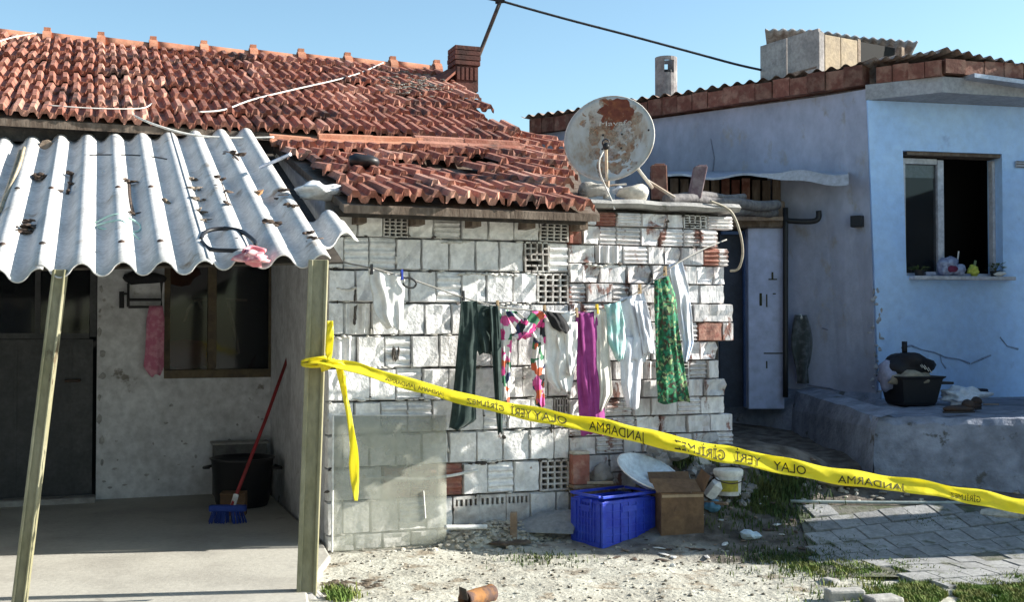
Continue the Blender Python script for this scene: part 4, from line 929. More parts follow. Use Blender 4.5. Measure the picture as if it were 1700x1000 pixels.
scrap('leaf_litter', [(66, 288), (70, 292)], 0, LS, 'dark clump of dead leaves high in the second canopy valley', 'leaves', 16)
scrap('leaf_litter', [(44, 372), (48, 362), (40, 380)], 0, LS, 'dark leaf clump low in the second canopy valley', 'leaves', 22)
scrap('twig', [(119, 284), (116, 300), (112, 314)], .011, LS, 'bent dark twig in the third canopy valley', 'twig', 5)
scrap('tape_scrap', [(165, 272), (172, 280)], 0, M['white'], 'tiny white scrap on the canopy near its upper edge', 'scrap', 1, 1.6)
scrap('bark_strip', [(214, 300), (215, 325), (222, 350)], .014, LS, 'long curved bark strip in the middle canopy valley', 'bark', 9)
scrap('dry_leaf', [(277, 330), (276, 340)], 0, mat('tan dry leaf', (.28,.22,.15), (.12,.09,.07), 20), 'curled tan leaf alone right of the middle canopy valley', 'leaf', 1, 2.6)
scrap('leaf_litter', [(316, 296), (322, 312), (326, 330), (333, 350), (336, 366)], .008, mat('mixed litter', (.30,.25,.2), (.08,.06,.05), 40), 'long trail of mixed litter left of the black hose loop', 'leaves', 46)
scrap('twig', [(366, 302), (372, 325), (378, 350)], .011, LS, 'straight dark twig above the black hose loop', 'twig', 7)
scrap('twig', [(372, 258), (388, 268), (396, 276)], .013, LS, 'short dark stick near the upper right canopy edge', 'twig', 6)
scrap('brown_leaf', [(415, 318), (424, 332)], 0, mat('orange brown leaf', (.36,.18,.08), (.45,.38,.30), 22), 'orange brown crumpled leaf with pale edge on the canopy', 'leaf', 1, 3.2)
scrap('leaf_litter', [(448, 385), (452, 380)], 0, LS, 'small dark scrap beside the pink rag', 'leaves', 8)
scrap('leaf_litter', [(470, 330), (486, 356), (470, 338)], 0, LS, 'thin litter in the valley nearest the tiled verge', 'leaves', 14)
scrap('leaf_litter', [(512, 402), (520, 410), (526, 414)], .007, LS, 'dark litter near the front corner of the canopy', 'leaves', 8)
scrap('cord', [(140, 265), (200, 262), (250, 264), (305, 266)], .005, M['cable_d'], 'thin dark cord laid across the upper canopy', 'cord')
teal = mat('pale green string', (.42,.62,.56), bump=0)
scrap('string', [(157, 366), (195, 365), (232, 364), (222, 378), (160, 370), (200, 376), (218, 382), (232, 388)], .006, teal, 'pale green string tangled across the middle of the canopy', 'string')
hp_ = [(334, 398), (340, 386), (362, 380), (392, 382), (415, 394), (424, 408), (410, 416), (380, 416), (350, 414), (335, 402)]
b_ = MB(); P = [onplane(x, y, L(0, -1.266, 1.757+.045), CNW) for x, y in hp_]; o_ = P[0]; b_.tube([p-o_ for p in smoothpath(P, 5)], .012, 8)
P = [onplane(x, y, L(0, -1.266, 1.757+.055), CNW) for x, y in ((424, 408), (422, 400), (400, 384), (372, 379))]; b_.tube([p-o_ for p in smoothpath(P, 5)], .012, 8)
tag(obj('hose_loop', b_, M['blkp'], loc=o_, smooth=True), 'black hose loop lying on the canopy near its front edge', 'hose')
b_ = MB(); p = onc(420, 434, .03); b_.blob((0, 0, .01), (.075, .09, .04), 5, 3, .8, 2.0); b_.tube(smoothpath([(-.05, .0, .04), (-.03, .08, .07), (.05, .07, .05)], 4), .012, 6); tag(obj('pink_rag', b_, cloth('pink rag', (.62,.20,.24), (.74,.45,.46)), loc=p, smooth=True), 'pink rag caught on the front edge of the canopy', 'rag')
b_ = MB(); p0 = toL(atY(425, 285, 8.3)); a = L(*cpt(432, 278, .06)); c = L(*cpt(482, 256, .22)); b_.tube([V3((0,0,0)), c-a], .012, 6); tag(obj('metal_rod', b_, M['tin'], loc=a), 'grey rod poking up between canopy and tiled verge', 'rod')
b_ = MB(); p = L(*cpt(530, 318, .07)); b_.blob((0, 0, 0), (.13, .10, .05), 2, 3, .6, 1.6); tag(obj('foam_lump', b_, mat('white foam', (.70,.71,.72), bump=.5), loc=p, smooth=True), 'white foam lump wedged under the tile verge at the canopy corner', 'foam')
# ------------------------------------------------------------------ porch clutter
def BWp(px, py, off=0): s, z = W(px, py, BW-off); return L(s, BW-off, z)
bn = G(402, 832); bn = V3((bn.x, bn.y, .05))
YB = 8.9; bx = atY(402, 850, YB); c0 = V3((bx.x, YB, .046))
tb = thing('black_tub', 'large black tub standing in the porch corner under the window', 'tub', c0)
b_ = MB(); b_.lathe([(.19, 0), (.205, .04), (.235, .35), (.25, .37), (.235, .375), (.215, .34), (.18, .04), (.001, .03)], 28); obj('body', b_, M['blkp'], tb, smooth=True)
for sx_ in (-1, 1): b_ = MB(); b_.tube(smoothpath([(sx_*.24, -.07, .30), (sx_*.30, 0, .29), (sx_*.24, .07, .30)], 4), .012, 6); obj('handle', b_, M['blkp'], tb)
t_ = thing('cardboard_carton', 'brown carton in front of the black tub', 'carton', V3((atY(388, 858, 8.45).x, 8.45, .046)), .1)
b_ = MB(); b_.box(-.09, .09, -.06, .06, 0, .17); obj('box', b_, M['card'], t_, bevel=.004); b_ = MB(); b_.box(-.09, .09, -.10, -.062, .16, .165); obj('flap', b_, M['card'], t_)
sh = thing('grey_shelf_box', 'grey box against the porch wall below the window', 'box', tuple(BWp(400, 770, .12)-V3((0,0,BWp(400, 770, .12).z-.046))), ALPHA)
b_ = MB(); b_.box(-.22, .2, -.08, .10, 0, .42); obj('body', b_, mat('grey box', (.16,.16,.155), (.11,.11,.11), 5), sh, bevel=.006); b_ = MB(); b_.box(-.24, .22, -.10, .10, .422, .44); obj('lid', b_, mat('pale lid', (.34,.33,.31)), sh, bevel=.004)
br = thing('broom', 'red handled broom with blue head leaning in the porch', 'broom', V3((atY(378, 878, 8.1).x, 8.1, .046))); o_ = V3(br.location); top_ = atY(487, 568, 9.0)-o_; bot = V3((.03, .0, .12))
b_ = MB(); b_.tube([bot, bot.lerp(top_, .5)+V3((.01,0,0)), top_], .0135, 8); obj('handle', b_, M['redp'], br, smooth=True)
b_ = MB(); b_.box(-.13, .13, -.03, .03, .08, .125); obj('head', b_, M['bluep'], br, bevel=.01)
b_ = MB()
for i in range(60): x = random.uniform(-.12, .12); y = random.uniform(-.03, .03); b_.tube([(x, y, .08), (x*1.25, y*1.8, .0)], .004, 4)
obj('bristles', b_, M['bluep'], br)
b_ = MB(); b_.tube([bot-V3((0,0,.02)), bot.lerp(top_, .06)], .02, 8); obj('socket', b_, M['white'], br)
# frame hung on the wall and pink towel
hf = thing('black_towel_rack', 'black wire rack fixed to the porch wall left of the window', 'rack', tuple(BWp(240, 500, .06)))
o_ = V3(hf.location); b_ = MB()
for P in ([(213, 510), (213, 472), (222, 456), (262, 456), (268, 470), (268, 510), (213, 510)], [(212, 498), (268, 498)]): b_.tube([BWp(x, y, .07)-o_ for x, y in P], .012, 6)
obj('frame', b_, M['blkp'], hf)
b_ = MB(); b_.tube([BWp(202, 484, .09)-o_, BWp(202, 512, .09)-o_], .02, 10); b_.tube([BWp(202, 488, .07)-o_, BWp(214, 488, .07)-o_], .01, 6); obj('grip', b_, M['blkp'], hf, bevel=.004)
b_ = MB(); b_.blob(BWp(240, 462, .09)-o_, (.16, .06, .05), 3, 2, .5); obj('dark_bag', b_, mat('dark bag cloth', (.02,.02,.022)), hf, smooth=True)
def garment(name, label, cat, m, pieces, t, group=None, amp=.016, nf=3, seed=0, par=None, solid=.0028, hang=None, sw=.0):
    o_ = None; b_ = MB(); rnd = random.Random(seed+11)
    for pi, rows in enumerate(pieces):
        ph = rnd.uniform(0, 6); y0, y1 = rows[0][0], rows[-1][0]; dt = -.014*pi; k2 = rnd.uniform(.6, 1.4)
        skew = rows[0][3] if len(rows[0]) > 3 else 0
        NV = max(10, int((y1-y0)/5)); NU = 16
        def fn(u, v):
            y = y0+(y1-y0)*v; xl, xr = lerpk([r_[:3] for r_ in rows], y)[:2]
            e_ = math.sin(math.pi*u); wob = (xr-xl)*.012*math.sin(v*4+ph)+(xr-xl)*.018*mnoise.noise(Vector((u*2, v*5, seed+pi)))*1.5
            px = xl+(xr-xl)*u+wob*(.3+.7*v); py = y+skew*u*(1-v)+(2.2*math.sin(u*7+ph)+4*mnoise.noise(Vector((u*3, seed, pi))))*v**3
            A = amp*(.55+.65*v); f = A*(.45*math.sin(nf*k2*2*math.pi*u+ph+1.6*math.sin(v*3+ph))+.25*math.sin(nf*2.3*2*math.pi*u+ph*2+v*4))*(.4+1.2*abs(mnoise.noise(Vector((u*2, v*2.5, seed+9)))))
            f += amp*1.2*mnoise.noise(Vector((u*3.2+seed+v*1.3, v*3, pi*3)))+amp*.35*mnoise.noise(Vector((u*7+seed-v*3, v*6, pi*3+5)))
            tt = t+dt-f-.02*v+.045*(1-e_)*.8*v
            s, z = W(px, py, tt); return L(s, tt, z)
        b_.grid(fn, NU, NV)
    b_o = b_.v[0].copy(); zmin = b_o
    b_.v = [p-b_o for p in b_.v]
    if par: 
        o = obj(name, b_, m, par, smooth=True, solid=solid); o.location = b_o-V3(par.location); return o
    o = obj(name, b_, m, loc=b_o, smooth=True, solid=solid); return tag(o, label, cat, group)
garment('pink_towel', 'dusty pink towel hanging on the porch wall beside the dark window', 'towel', M['pink'], [[(508,248,270),(530,243,273),(580,241,272),(610,238,272),(624,248,266)]], BW-.13, amp=.018, nf=3, seed=4)

# ------------------------------------------------------------------ washing line
GW = 'washing hung on the line before the brick wall'
lt = -.24
def lp(px, py, t=lt): s, z = W(px, py, t); return L(s, t, z)
lnp = [(546, 430, -.02), (580, 438, -.12), (615, 445, lt), (672, 460, lt), (700, 470, lt), (768, 494, lt), (830, 510, lt), (900, 517, lt), (960, 521, lt), (1005, 513, lt), (1040, 497, lt), (1088, 464, lt), (1120, 440, lt), (1165, 415, -.14), (1206, 398, -.02)]
cable('clothes_line', [lp(*a) for a in lnp], .0055, mat('grey line', (.30,.29,.27), bump=0), 'thin grey clothes line strung along the whitewashed brick wall', 'clothes line')
cw = cloth('white cotton', (.74,.73,.71), (.66,.65,.63))
garment('white_shirt', 'small white cloth hanging alone at the left of the line', 'garment', cw, [[(445,611,672,14),(465,613,672),(490,618,671),(515,621,670),(532,629,670),(546,641,667)]], lt, GW, .022, 2, 1)
dg_ = cloth('dark green cotton', (.018,.032,.030), (.03,.05,.045), spec=.2)
garment('leggings', 'long dark green leggings hung over the line', 'leggings', dg_, [[(500,766,828,12),(530,774,826),(560,784,822),(588,796,816)],[(500,765,792),(540,763,796),(600,757,791),(650,753,789),(700,747,790),(713,745,769)],[(508,812,829),(560,815,832),(620,819,833),(680,823,835),(720,827,834)]], lt, GW, .016, 2, 2)
flo = print_cloth('floral print', [(.70,.68,.66),(.62,.05,.22),(.70,.68,.66),(.03,.04,.10),(.60,.12,.05),(.05,.18,.09),(.70,.66,.62),(.65,.10,.30),(.02,.02,.025)], 20)
garment('floral_dress', 'bright floral garment looped between leggings and white top', 'garment', flo, [[(514,828,843),(560,827,850),(610,829,848),(660,834,846),(694,838,846)],[(518,892,908),(560,886,906),(600,881,905),(640,884,903),(676,889,904)],[(517,838,858),(530,845,874),(545,856,888),(556,862,900),(562,872,896)],[(517,884,908),(535,870,900),(552,858,886),(562,850,870)]], lt, GW, .016, 2, 3)
garment('blouse', 'creased white top hanging between the floral garment and purple trousers', 'garment', cw, [[(517,900,955),(545,904,959),(565,905,959),(600,902,956),(630,908,953),(650,926,948)],[(535,920,958),(570,925,959),(606,935,957),(622,942,952)]], lt, GW, .028, 2, 5)
garment('black_scarf', 'small black cloth draped over the creased white top', 'garment', cloth('black cotton', (.015,.015,.017)), [[(516,902,930,4),(530,910,940),(545,918,946),(552,930,944)]], lt-.05, GW, .012, 2, 6)
garment('purple_trousers', 'long bright purple trousers on the line', 'trousers', cloth('purple cotton', (.30,.05,.215), (.25,.035,.18)), [[(518,956,988),(560,957,989),(620,957,991),(680,961,994),(722,965,1002)],[(520,962,1000),(600,968,1000),(720,978,1006)]], lt, GW, .016, 2, 7)
garment('ivory_shawl', 'ivory cloth with a pointed hem right of the purple trousers', 'garment', cloth('ivory cotton', (.66,.62,.55), (.58,.55,.49)), [[(514,986,1006),(560,988,1010),(620,988,1014),(655,991,1017),(682,994,1001)]], lt-.02, GW, .018, 2, 8)
garment('teal_towel', 'small pale teal cloth between two white ones', 'towel', cloth('pale teal towel', (.30,.55,.52), (.55,.68,.66), sc1=9, thr=(.45,.6)), [[(507,1003,1030,-6),(540,1006,1037),(570,1010,1039),(598,1022,1036)]], lt-.03, GW, .018, 2, 9)
garment('white_trousers', 'long white trousers with a slanting waist on the line', 'trousers', cloth('bluish white cotton', (.70,.71,.76), (.63,.64,.70)), [[(496,1028,1068,-9),(530,1035,1079),(560,1038,1084),(600,1030,1072)],[(560,1034,1068),(600,1030,1066),(640,1031,1063),(679,1041,1060)],[(500,1052,1072),(540,1060,1082),(588,1068,1089)]], lt, GW, .018, 2, 10)
grn = print_cloth('green print', [(.02,.14,.05),(.05,.28,.12),(.07,.05,.03),(.02,.09,.05),(.26,.36,.16),(.03,.05,.03),(.02,.20,.11)], 52)
garment('green_dress', 'green patterned dress hanging long at the right of the line', 'dress', grn, [[(466,1086,1110,-8),(500,1086,1122),(560,1088,1128),(620,1089,1137),(669,1092,1146)]], lt-.02, GW, .024, 3, 12)
garment('blue_white_shirt', 'pale blue white shirt at the right end of the line', 'shirt', cloth('pale blue cotton', (.58,.66,.82), (.70,.70,.72), sc1=5, thr=(.45,.6)), [[(440,1110,1132,-6),(480,1117,1143),(530,1124,1149),(572,1134,1151),(600,1133,1143)]], lt+.05, GW, .02, 2, 13)
pinm = [mat('blue peg', (.03,.06,.35)), mat('yellow peg', (.7,.5,.05)), mat('wood peg', (.42,.3,.18)), M['blkp']]
for i, (x, y, c, lb) in enumerate(((617, 447, 3, 'dark peg at the left corner of the small white cloth'), (667, 456, 0, 'blue peg at the right corner of the small white cloth'), (769, 491, 3, 'dark peg at the left end of the leggings'), (826, 507, 2, 'wooden peg between leggings and floral garment'), (904, 515, 2, 'wooden peg above the black cloth'), (957, 519, 2, 'wooden peg at the purple trousers'), (991, 513, 1, 'yellow peg above the ivory cloth'), (1062, 480, 2, 'wooden peg on the white trousers'), (1104, 450, 2, 'wooden peg on the green dress'))):
    p = lp(x, y, lt-.012); t_ = thing('clothes_peg', lb, 'clothes peg', p, ALPHA, 'pegs on the washing line')
    for s_ in (-1, 1):
        b_ = MB(); b_.box(-.006, .006, s_*.012-.004, s_*.012+.004, -.035, .03); obj('jaw', b_, pinm[c], t_, rot=(s_*.12, 0, 0))
    b_ = MB(); b_.tube([(-.008, 0, 0), (.008, 0, 0)], .006, 6); obj('spring', b_, M['metal_d'], t_)
b_ = MB(); b_.tube(smoothpath([lp(x, y, lt-.02) for x, y in ((671, 462), (682, 462), (691, 470), (686, 478), (674, 476), (669, 470))], 4), .007, 6); tag(obj('wire_ring', b_, M['cable_d'], smooth=True), 'small dark wire ring hanging beside the blue peg', 'wire')

# ------------------------------------------------------------------ barrier tape
tape = thing('barrier_tape', 'yellow barrier tape with black mirrored lettering strung across the yard from the post', 'barrier tape', atY(525, 603, 6.0))
TO = V3(tape.location)
ck = [(512,601,5),(535,601,6),(560,605,7),(600,614,10),(640,626,11),(690,641,10),(720,649,10.5),(760,660,11),(800,670,10.5),(850,681,12),(900,690,13),(950,700,13.5),(1000,709,14),(1060,723,14),(1120,737,14.5),(1200,754,15),(1280,769,15),(1340,782,14.5),(1400,793,14),(1460,801,13),(1520,808,12.5),(1600,822,13),(1680,838,13.5),(1760,850,14),(1900,869,13),(2050,888,10)]
cks = smoothpath([(a, b, c) for a, b, c in ck], 4); ckl = [(p.x, p.y, p.z) for p in cks]
def ctr(px): y, w_ = lerpk(ckl, px); return y, w_*.93
def tYd(px): return 5.98-.62*((px-512)/1200)
def tpt(px, v, lift=0):                             # v: -1 lower edge .. 1 upper edge
    y, w_ = ctr(px); tw = .35*math.sin(px*.011)+.25*math.sin(px*.027+1)+(.9*max(0, 1-(px-512)/150))
    fold = .012*math.cos(v*2.2+px*.02)*(1 if px > 560 else 2)
    return atY(px, y-v*w_+1.2*math.sin(px*.06+v)+2.2*mnoise.noise(Vector((px*.02, v*.8, 1))), tYd(px)+.02*tw*v+.032*v+fold+.012*mnoise.noise(Vector((px*.035, v*1.3, 4)))-lift)-TO
b_ = MB(); b_.grid(lambda u, v: tpt(512+1538*u, v*2-1), 300, 6); obj('tape_band', b_, M['yellow'], tape, smooth=True, solid=.0012)
for wd, x0, x1, hh in (('JANDARMA', 640, 690, .35), ('JANDARMA', 694, 737, .42), ('GİRİLMEZ', 775, 837, .52), ('YERİ', 848, 882, .62), ('OLAY', 886, 941, .62), ('JANDARMA', 978, 1071, .66), ('GİRİLMEZ', 1120, 1204, .66), ('YERİ', 1221, 1263, .66), ('OLAY', 1284, 1338, .60), ('JANDARMA', 1391, 1503, .48), ('GİRİLMEZ', 1578, 1628, .36)):
    me = text_mesh(wd); xx = [v.co.x for v in me.vertices]; m0, m1 = min(xx), max(xx); dv = -.08 if hh > .5 else -.22
    for v in me.vertices:
        px = x1-(x1-x0)*(v.co.x-m0)/(m1-m0); v.co = tpt(px, dv+(v.co.y/.73-.5)*2*hh*.98, .007)
    obj('lettering', me, M['ink'], tape)
te = atY(2052, 888, tYd(2050)); ts_ = thing('iron_stake', 'thin iron stake holding the far right end of the yellow tape', 'stake', (te.x, te.y, gh(te.x, te.y)))
b_ = MB(); b_.tube([(0, 0, -.1), (.01, 0, te.z-gh(te.x, te.y)+.25)], .012, 8); obj('rod', b_, M['metal_d'], ts_)
b_ = MB()                                            # knot and turns round the post
pc_ = atY(523, 601, 6.06)-TO
for i in range(3):
    zc = pc_.z+(i-1)*.012
    b_.tube([V3((pc_.x+.068*math.cos(a), pc_.y+.05*math.sin(a), zc+.012*math.sin(a*1.0+i))) for a in [k*math.pi/12 for k in range(25)]], .008, 5)
obj('wrapping', b_, M['yellow'], tape, smooth=True)
b_ = MB(); b_.blob(atY(552, 604, 5.98)-TO, (.055, .03, .022), 4, 3, .8, 2.2); b_.blob(atY(540, 608, 5.98)-TO, (.03, .03, .03), 7, 2, .8, 2); obj('knot', b_, M['yellow'], tape, smooth=True)
def ribbon(kk, Y0, Y1, nm, tw=1.0):
    b_ = MB(); y0, y1 = kk[0][0], kk[-1][0]
    def fn(u, v):
        y = y0+(y1-y0)*v; xl, xr = lerpk(kk, y); x = xl+(xr-xl)*u
        return atY(x, y, Y0+(Y1-Y0)*v+.012*math.sin(v*11+u*3)*tw+.02*(u-.5)*math.sin(v*6+1))-TO
    b_.grid(fn, 4, 30); return obj(nm, b_, M['yellow'], tape, smooth=True, solid=.0012)
ribbon([(604,556,566),(625,560,572),(660,569,577),(690,575,584),(720,579,589),(745,581,594),(770,579,596),(800,582,596),(832,588,594)], 5.98, 5.95, 'loose_end')
ribbon([(606,562,566),(625,568,574),(650,571,576),(668,574,578)], 5.985, 5.97, 'loose_end')
ribbon([(533,543,553),(560,541,554),(585,540,552),(598,544,550)], 5.99, 5.985, 'upright_end')

# ------------------------------------------------------------------ clear sheet leaning on the wall
ps = thing('clear_plastic_sheet', 'large dusty clear plastic sheet leaning against the brick wall', 'plastic sheet', G(645, 912), ALPHA)
po = V3(ps.location)
c_ = [onplane(x, y, L(0, tt, 0), HN) for x, y, tt in ((551, 917, -.10), (741, 905, -.10), (741, 690, -.035), (553, 690, -.035))]
ri = Matrix.Rotation(-ALPHA, 3, 'Z'); b_ = MB(); b_.grid(lambda u, v: ri @ ((c_[0].lerp(c_[1], u)).lerp(c_[3].lerp(c_[2], u), v)-po)+V3((0, .006*math.sin(u*4)*math.sin(v*3), 0)), 10, 10); obj('panel', b_, M['sheet'], ps, smooth=True, solid=.003)
b_ = MB(); b_.tube([ri @ (p-po) for p in (c_[0], c_[0].lerp(c_[3], .5), c_[3])], .007, 5); b_.tube([ri @ (p-po) for p in (c_[3], c_[2])], .003, 5); obj('edge_strip', b_, M['white'], ps)
b_ = MB(); P = [ri @ (c_[0].lerp(c_[1], .80).lerp(c_[3].lerp(c_[2], .78), v)-po)+V3((.05*(.42-v), -.006, 0)) for v in (.21, .3, .42)]; b_.tube(P, .004, 5); obj('scratch_strip', b_, M['white'], ps)
cable('white_pole', [lp(604, 792, -.035), lp(650, 795, -.035), lp(700, 796, -.035), lp(750, 790, -.04), lp(794, 781, -.06)], .011, M['white'], 'thin white pole lying behind the plastic sheet against the bricks', 'pole')
# ------------------------------------------------------------------ yard clutter
def gp(px, py, lift=0): p = G(px, py); return V3((p.x, p.y, gz(p.x, p.y)+lift))
# blue crate
cp = gp(1000, 911); cr = thing('blue_crate', 'blue slatted plastic crate standing open on the ground', 'crate', cp, R_(36))
CWD, CDP, CH = .455, .315, .33; CMt = M['crate']
def crate_side(w, nslot):
    mb = MB(); th = .012
    mb.box(.022, w-.022, .0045, .010, .02, CH-.035)
    mb.box(0, w, -.010, .010, CH-.016, CH); mb.box(0, w, -.002, .02, CH-.055, CH-.040)
    mb.box(0, w, -.002, .018, 0, .025)
    mb.box(0, .03, -.003, .016, .026, CH-.056); mb.box(w-.03, w, -.003, .016, .026, CH-.056)
    for i in range(1, nslot): x = .03+(w-.06)*i/nslot; mb.box(x-.005, x+.005, -.002, .0045, .026, CH-.056)
    for k in range(1, 5): z = .025+(CH-.08)*k/5; mb.box(.031, w-.031, -.0005, .0044, z-.004, z+.004)
    mb.box(w*.36, w*.64, -.006, -.002, CH-.115, CH-.075)
    return mb
def cside(w, ns, T, nm='side_panel'):
    mb = crate_side(w, ns); mb.v = [T @ v for v in mb.v]; return obj(nm, mb, CMt, cr, bevel=.0015)
cside(CWD, 6, Matrix.Identity(4))
cside(CWD, 6, Matrix.Translation((CWD, CDP, 0)) @ Matrix.Rotation(math.pi, 4, 'Z'))
Lr = Matrix.Translation((-.0005, CDP-.02, 0)) @ Matrix.Rotation(-math.pi/2, 4, 'Z'); sp = crate_side(CDP-.045, 7); sp.v = [Matrix.Translation((0, CDP-.022, 0)) @ Matrix.Rotation(-math.pi/2, 4, 'Z') @ v for v in sp.v]; obj('side_panel', sp, CMt, cr, bevel=.0015)
sp = crate_side(CDP-.045, 7); sp.v = [Matrix.Translation((CWD, .022, 0)) @ Matrix.Rotation(math.pi/2, 4, 'Z') @ v for v in sp.v]; obj('side_panel', sp, CMt, cr, bevel=.0015)
b_ = MB(); b_.box(.02, CWD-.02, .02, CDP-.02, .004, .014); obj('base', b_, CMt, cr)
for sgn in (0, 1): b_ = MB(); x = -.014 if sgn == 0 else CWD+.006; b_.box(x, x+.008, CDP*.3, CDP*.7, CH-.085, CH-.07); b_.box(x, x+.008, CDP*.3, CDP*.31+.01, CH-.07, CH-.03); b_.box(x, x+.008, CDP*.7-.012, CDP*.7, CH-.07, CH-.03); obj('handle', b_, CMt, cr)
# cardboard box
kp = gp(1098, 892); kb = thing('cardboard_box', 'open brown cardboard box right beside the blue crate', 'box', kp, R_(8)); KW, KD, KH = .285, .26, .275
b_ = MB(); b_.box(0, KW, 0, .004, 0, KH); b_.box(0, KW, KD-.004, KD, 0, KH); b_.box(0, .004, .004, KD-.004, 0, KH); b_.box(KW-.004, KW, .004, KD-.004, 0, KH); b_.box(.004, KW-.004, .004, KD-.004, .002, .006); obj('body', b_, M['card'], kb)
def flap(v, nm='flap'): b_ = MB(); b_.extrude(v, (0, .003, .003)); obj(nm, b_, M['card'], kb)
flap([(-.03, .002, KH+.003), (KW-.015, .002, KH+.003), (KW-.03, .10, KH+.07), (-.05, .09, KH+.08)], 'front_flap')
flap([(KW+.002, 0, KH), (KW+.002, KD, KH), (KW+.06, KD-.02, KH+.12), (KW+.05, .02, KH+.10)])
flap([(0, KD, KH+.003), (KW, KD, KH+.003), (KW, KD+.09, KH+.09), (0, KD+.09, KH+.09)])
b_ = MB(); b_.extrude([(KW*.38+.028*math.cos(a), -.003, KH*.62+.028*math.sin(a)) for a in [math.radians(90+120*k) for k in range(3)]], (0, .002, 0)); b_.box(KW*.3, KW*.46, -.003, -.001, KH*.47, KH*.49); obj('printed_mark', b_, mat('brown print', (.16,.10,.06)), kb)
b_ = MB(); b_.box(KW*.0+.005, KW-.005, -.0025, -.0005, KH-.03, KH-.012); obj('packing_tape', b_, mat('packing tape', (.34,.25,.16), rough=.3), kb)
# wash basin tilted against box
wp = atY(1078, 786, 7.72); wb = thing('washing_basin', 'white enamel basin tipped up behind the crate', 'basin', wp-V3((0,0,.12)))
T = Matrix.Translation((0, 0, .12)) @ Matrix.Rotation(R_(20), 4, 'Y') @ Matrix.Rotation(R_(20), 4, 'X'); wm_ = mat('bluish enamel', (.62,.70,.76), (.55,.62,.68), 6, rough=.35, bump=.05)
b_ = MB(); b_.lathe([(.001, -.055), (.13, -.055), (.205, .0), (.225, .008), (.225, .014)], 36, T); obj('bowl', b_, wm_, wb, smooth=True, solid=.005)
b_ = MB(); b_.lathe([(.222, .010), (.230, .016), (.236, .012), (.230, .006)], 36, T); obj('rim', b_, M['white'], wb, smooth=True)
# paint bucket
bp = gp(1209, 822); bk = thing('paint_bucket', 'cream lidded paint bucket with yellow label among the rubbish', 'bucket', bp)
b_ = MB(); b_.lathe([(.082, 0), (.092, .15), (.092, .152)], 28); b_.lathe([(.001, .002), (.082, .0)], 28); obj('body', b_, M['white'], bk, smooth=True)
b_ = MB(); b_.lathe([(.098, .13), (.101, .145), (.101, .165), (.094, .172), (.001, .168)], 28); obj('lid', b_, mat('cream lid', (.72,.70,.62)), bk, smooth=True)
b_ = MB(); b_.grid(lambda u, v: V3((.0935*math.cos(3.6+u*1.7), .0935*math.sin(3.6+u*1.7), .03+.075*v)), 10, 1); obj('label', b_, mat('yellow label', (.42,.36,.05), (.30,.28,.06), 20), bk, solid=.001)
b_ = MB(); b_.tube(smoothpath([(-.10, 0, .14), (-.09, -.09, .11), (0, -.13, .09), (.09, -.09, .11), (.10, 0, .14)], 4), .004, 5); obj('handle', b_, M['metal_d'], bk)
# stool, brick, plank pile beside the wall corner
_s = W(985, 790, -.06)[0]; sp_ = L(_s, -.068, 0); sp_.z = gz(sp_.x, sp_.y); st_ = thing('wooden_stool', 'low worn wooden stool between the wall end and the basin', 'stool', sp_, ALPHA)
b_ = MB(); b_.box(-.17, .15, -.05, .05, .23, .255); obj('seat', b_, M['wood'], st_, bevel=.006)
for x in (-.14, .12):
    for y in (-.03, .03): b_ = MB(); b_.box(x-.018, x+.018, y-.015, y+.015, 0, .229); b_.v = [V3((v.x, v.y, v.z-(.05 if v.z < .1 else 0))) for v in b_.v]; obj('leg', b_, M['wood_d'], st_)
b_ = MB(); b_.box(-.12, .10, -.043, -.03, .12, .22); obj('apron', b_, M['wood'], st_)
def simple(nm, lab, cat, loc, mb, m, rz=0, **k): return tag(obj(nm, mb, m, loc=loc, rot=(0, 0, rz), **k), lab, cat)
p = sp_+V3((-.10, -.035, .258)); b_ = MB(); b_.box(-.06, .06, -.04, .04, 0, .20); t_ = thing('hollow_brick', 'red hollow brick standing upright on the stool with a pale top', 'brick', p, .3); obj('block', b_, M['brick_red'], t_, bevel=.004); b_ = MB(); b_.box(-.062, .062, -.042, .042, .201, .225); obj('mortar_cap', b_, M['rubble'], t_, bevel=.008)
b_ = MB(); b_.blob((0, 0, .06), (.075, .045, .07), 7, 3, .5); simple('grey_stone', 'rounded grey stone lump on the stool under the purple trousers', 'stone', sp_+V3((.06, .03, .25)), b_, M['conc'], smooth=True)
b_ = MB(); b_.box(-.08, .10, -.02, .012, 0, .018); simple('plank', 'pale plank lying across the stool front', 'plank', sp_+V3((.03, -.04, .258)), b_, mat('pale plank', (.42,.36,.28), bump=.4), .05, bevel=.003)
junk = [(1150, 800, .09, M['conc'], 'cement lump behind the open cardboard box'), (1125, 752, .075, M['conc'], 'grey stone under the tape at the wall end'), (1085, 745, .06, M['mortar'], 'dark stone against the foot of the brick wall'), (1165, 770, .08, M['rubble'], 'pale stone left of the paint bucket'), (1180, 745, .06, M['mortar'], 'dark lump behind the paint bucket'), (1105, 742, .05, M['rubble'], 'pale pebble on the heap below the green dress'), (1240, 770, .07, M['rubble'], 'pale grey stone right behind the paint bucket')]
for i, (x, y, r, m_, lb) in enumerate(junk): b_ = MB(); b_.blob((0, 0, r*.5), (r*1.2, r, r*.75), i*3+1, 2, .55); simple('rubble_stone', lb, 'stone', (lp(x, y+8, -.16) if y < 810 and x < 1215 else gp(x, y, -.01)), b_, m_, i)
b_ = MB(); b_.box(-.035, .035, -.03, .03, 0, .10); t_ = thing('milk_carton', 'crumpled white carton beside the cardboard box', 'carton', gp(1176, 838)+V3((0, 0, .05)), .5); t_.rotation_euler = (.4, .5, .4); obj('body', b_, M['white'], t_, bevel=.004); b_ = MB(); b_.extrude([(-.035, -.03, .101), (.035, -.03, .101), (.0, -.005, .135)], (0, .06, 0)); obj('gable_top', b_, M['white'], t_)
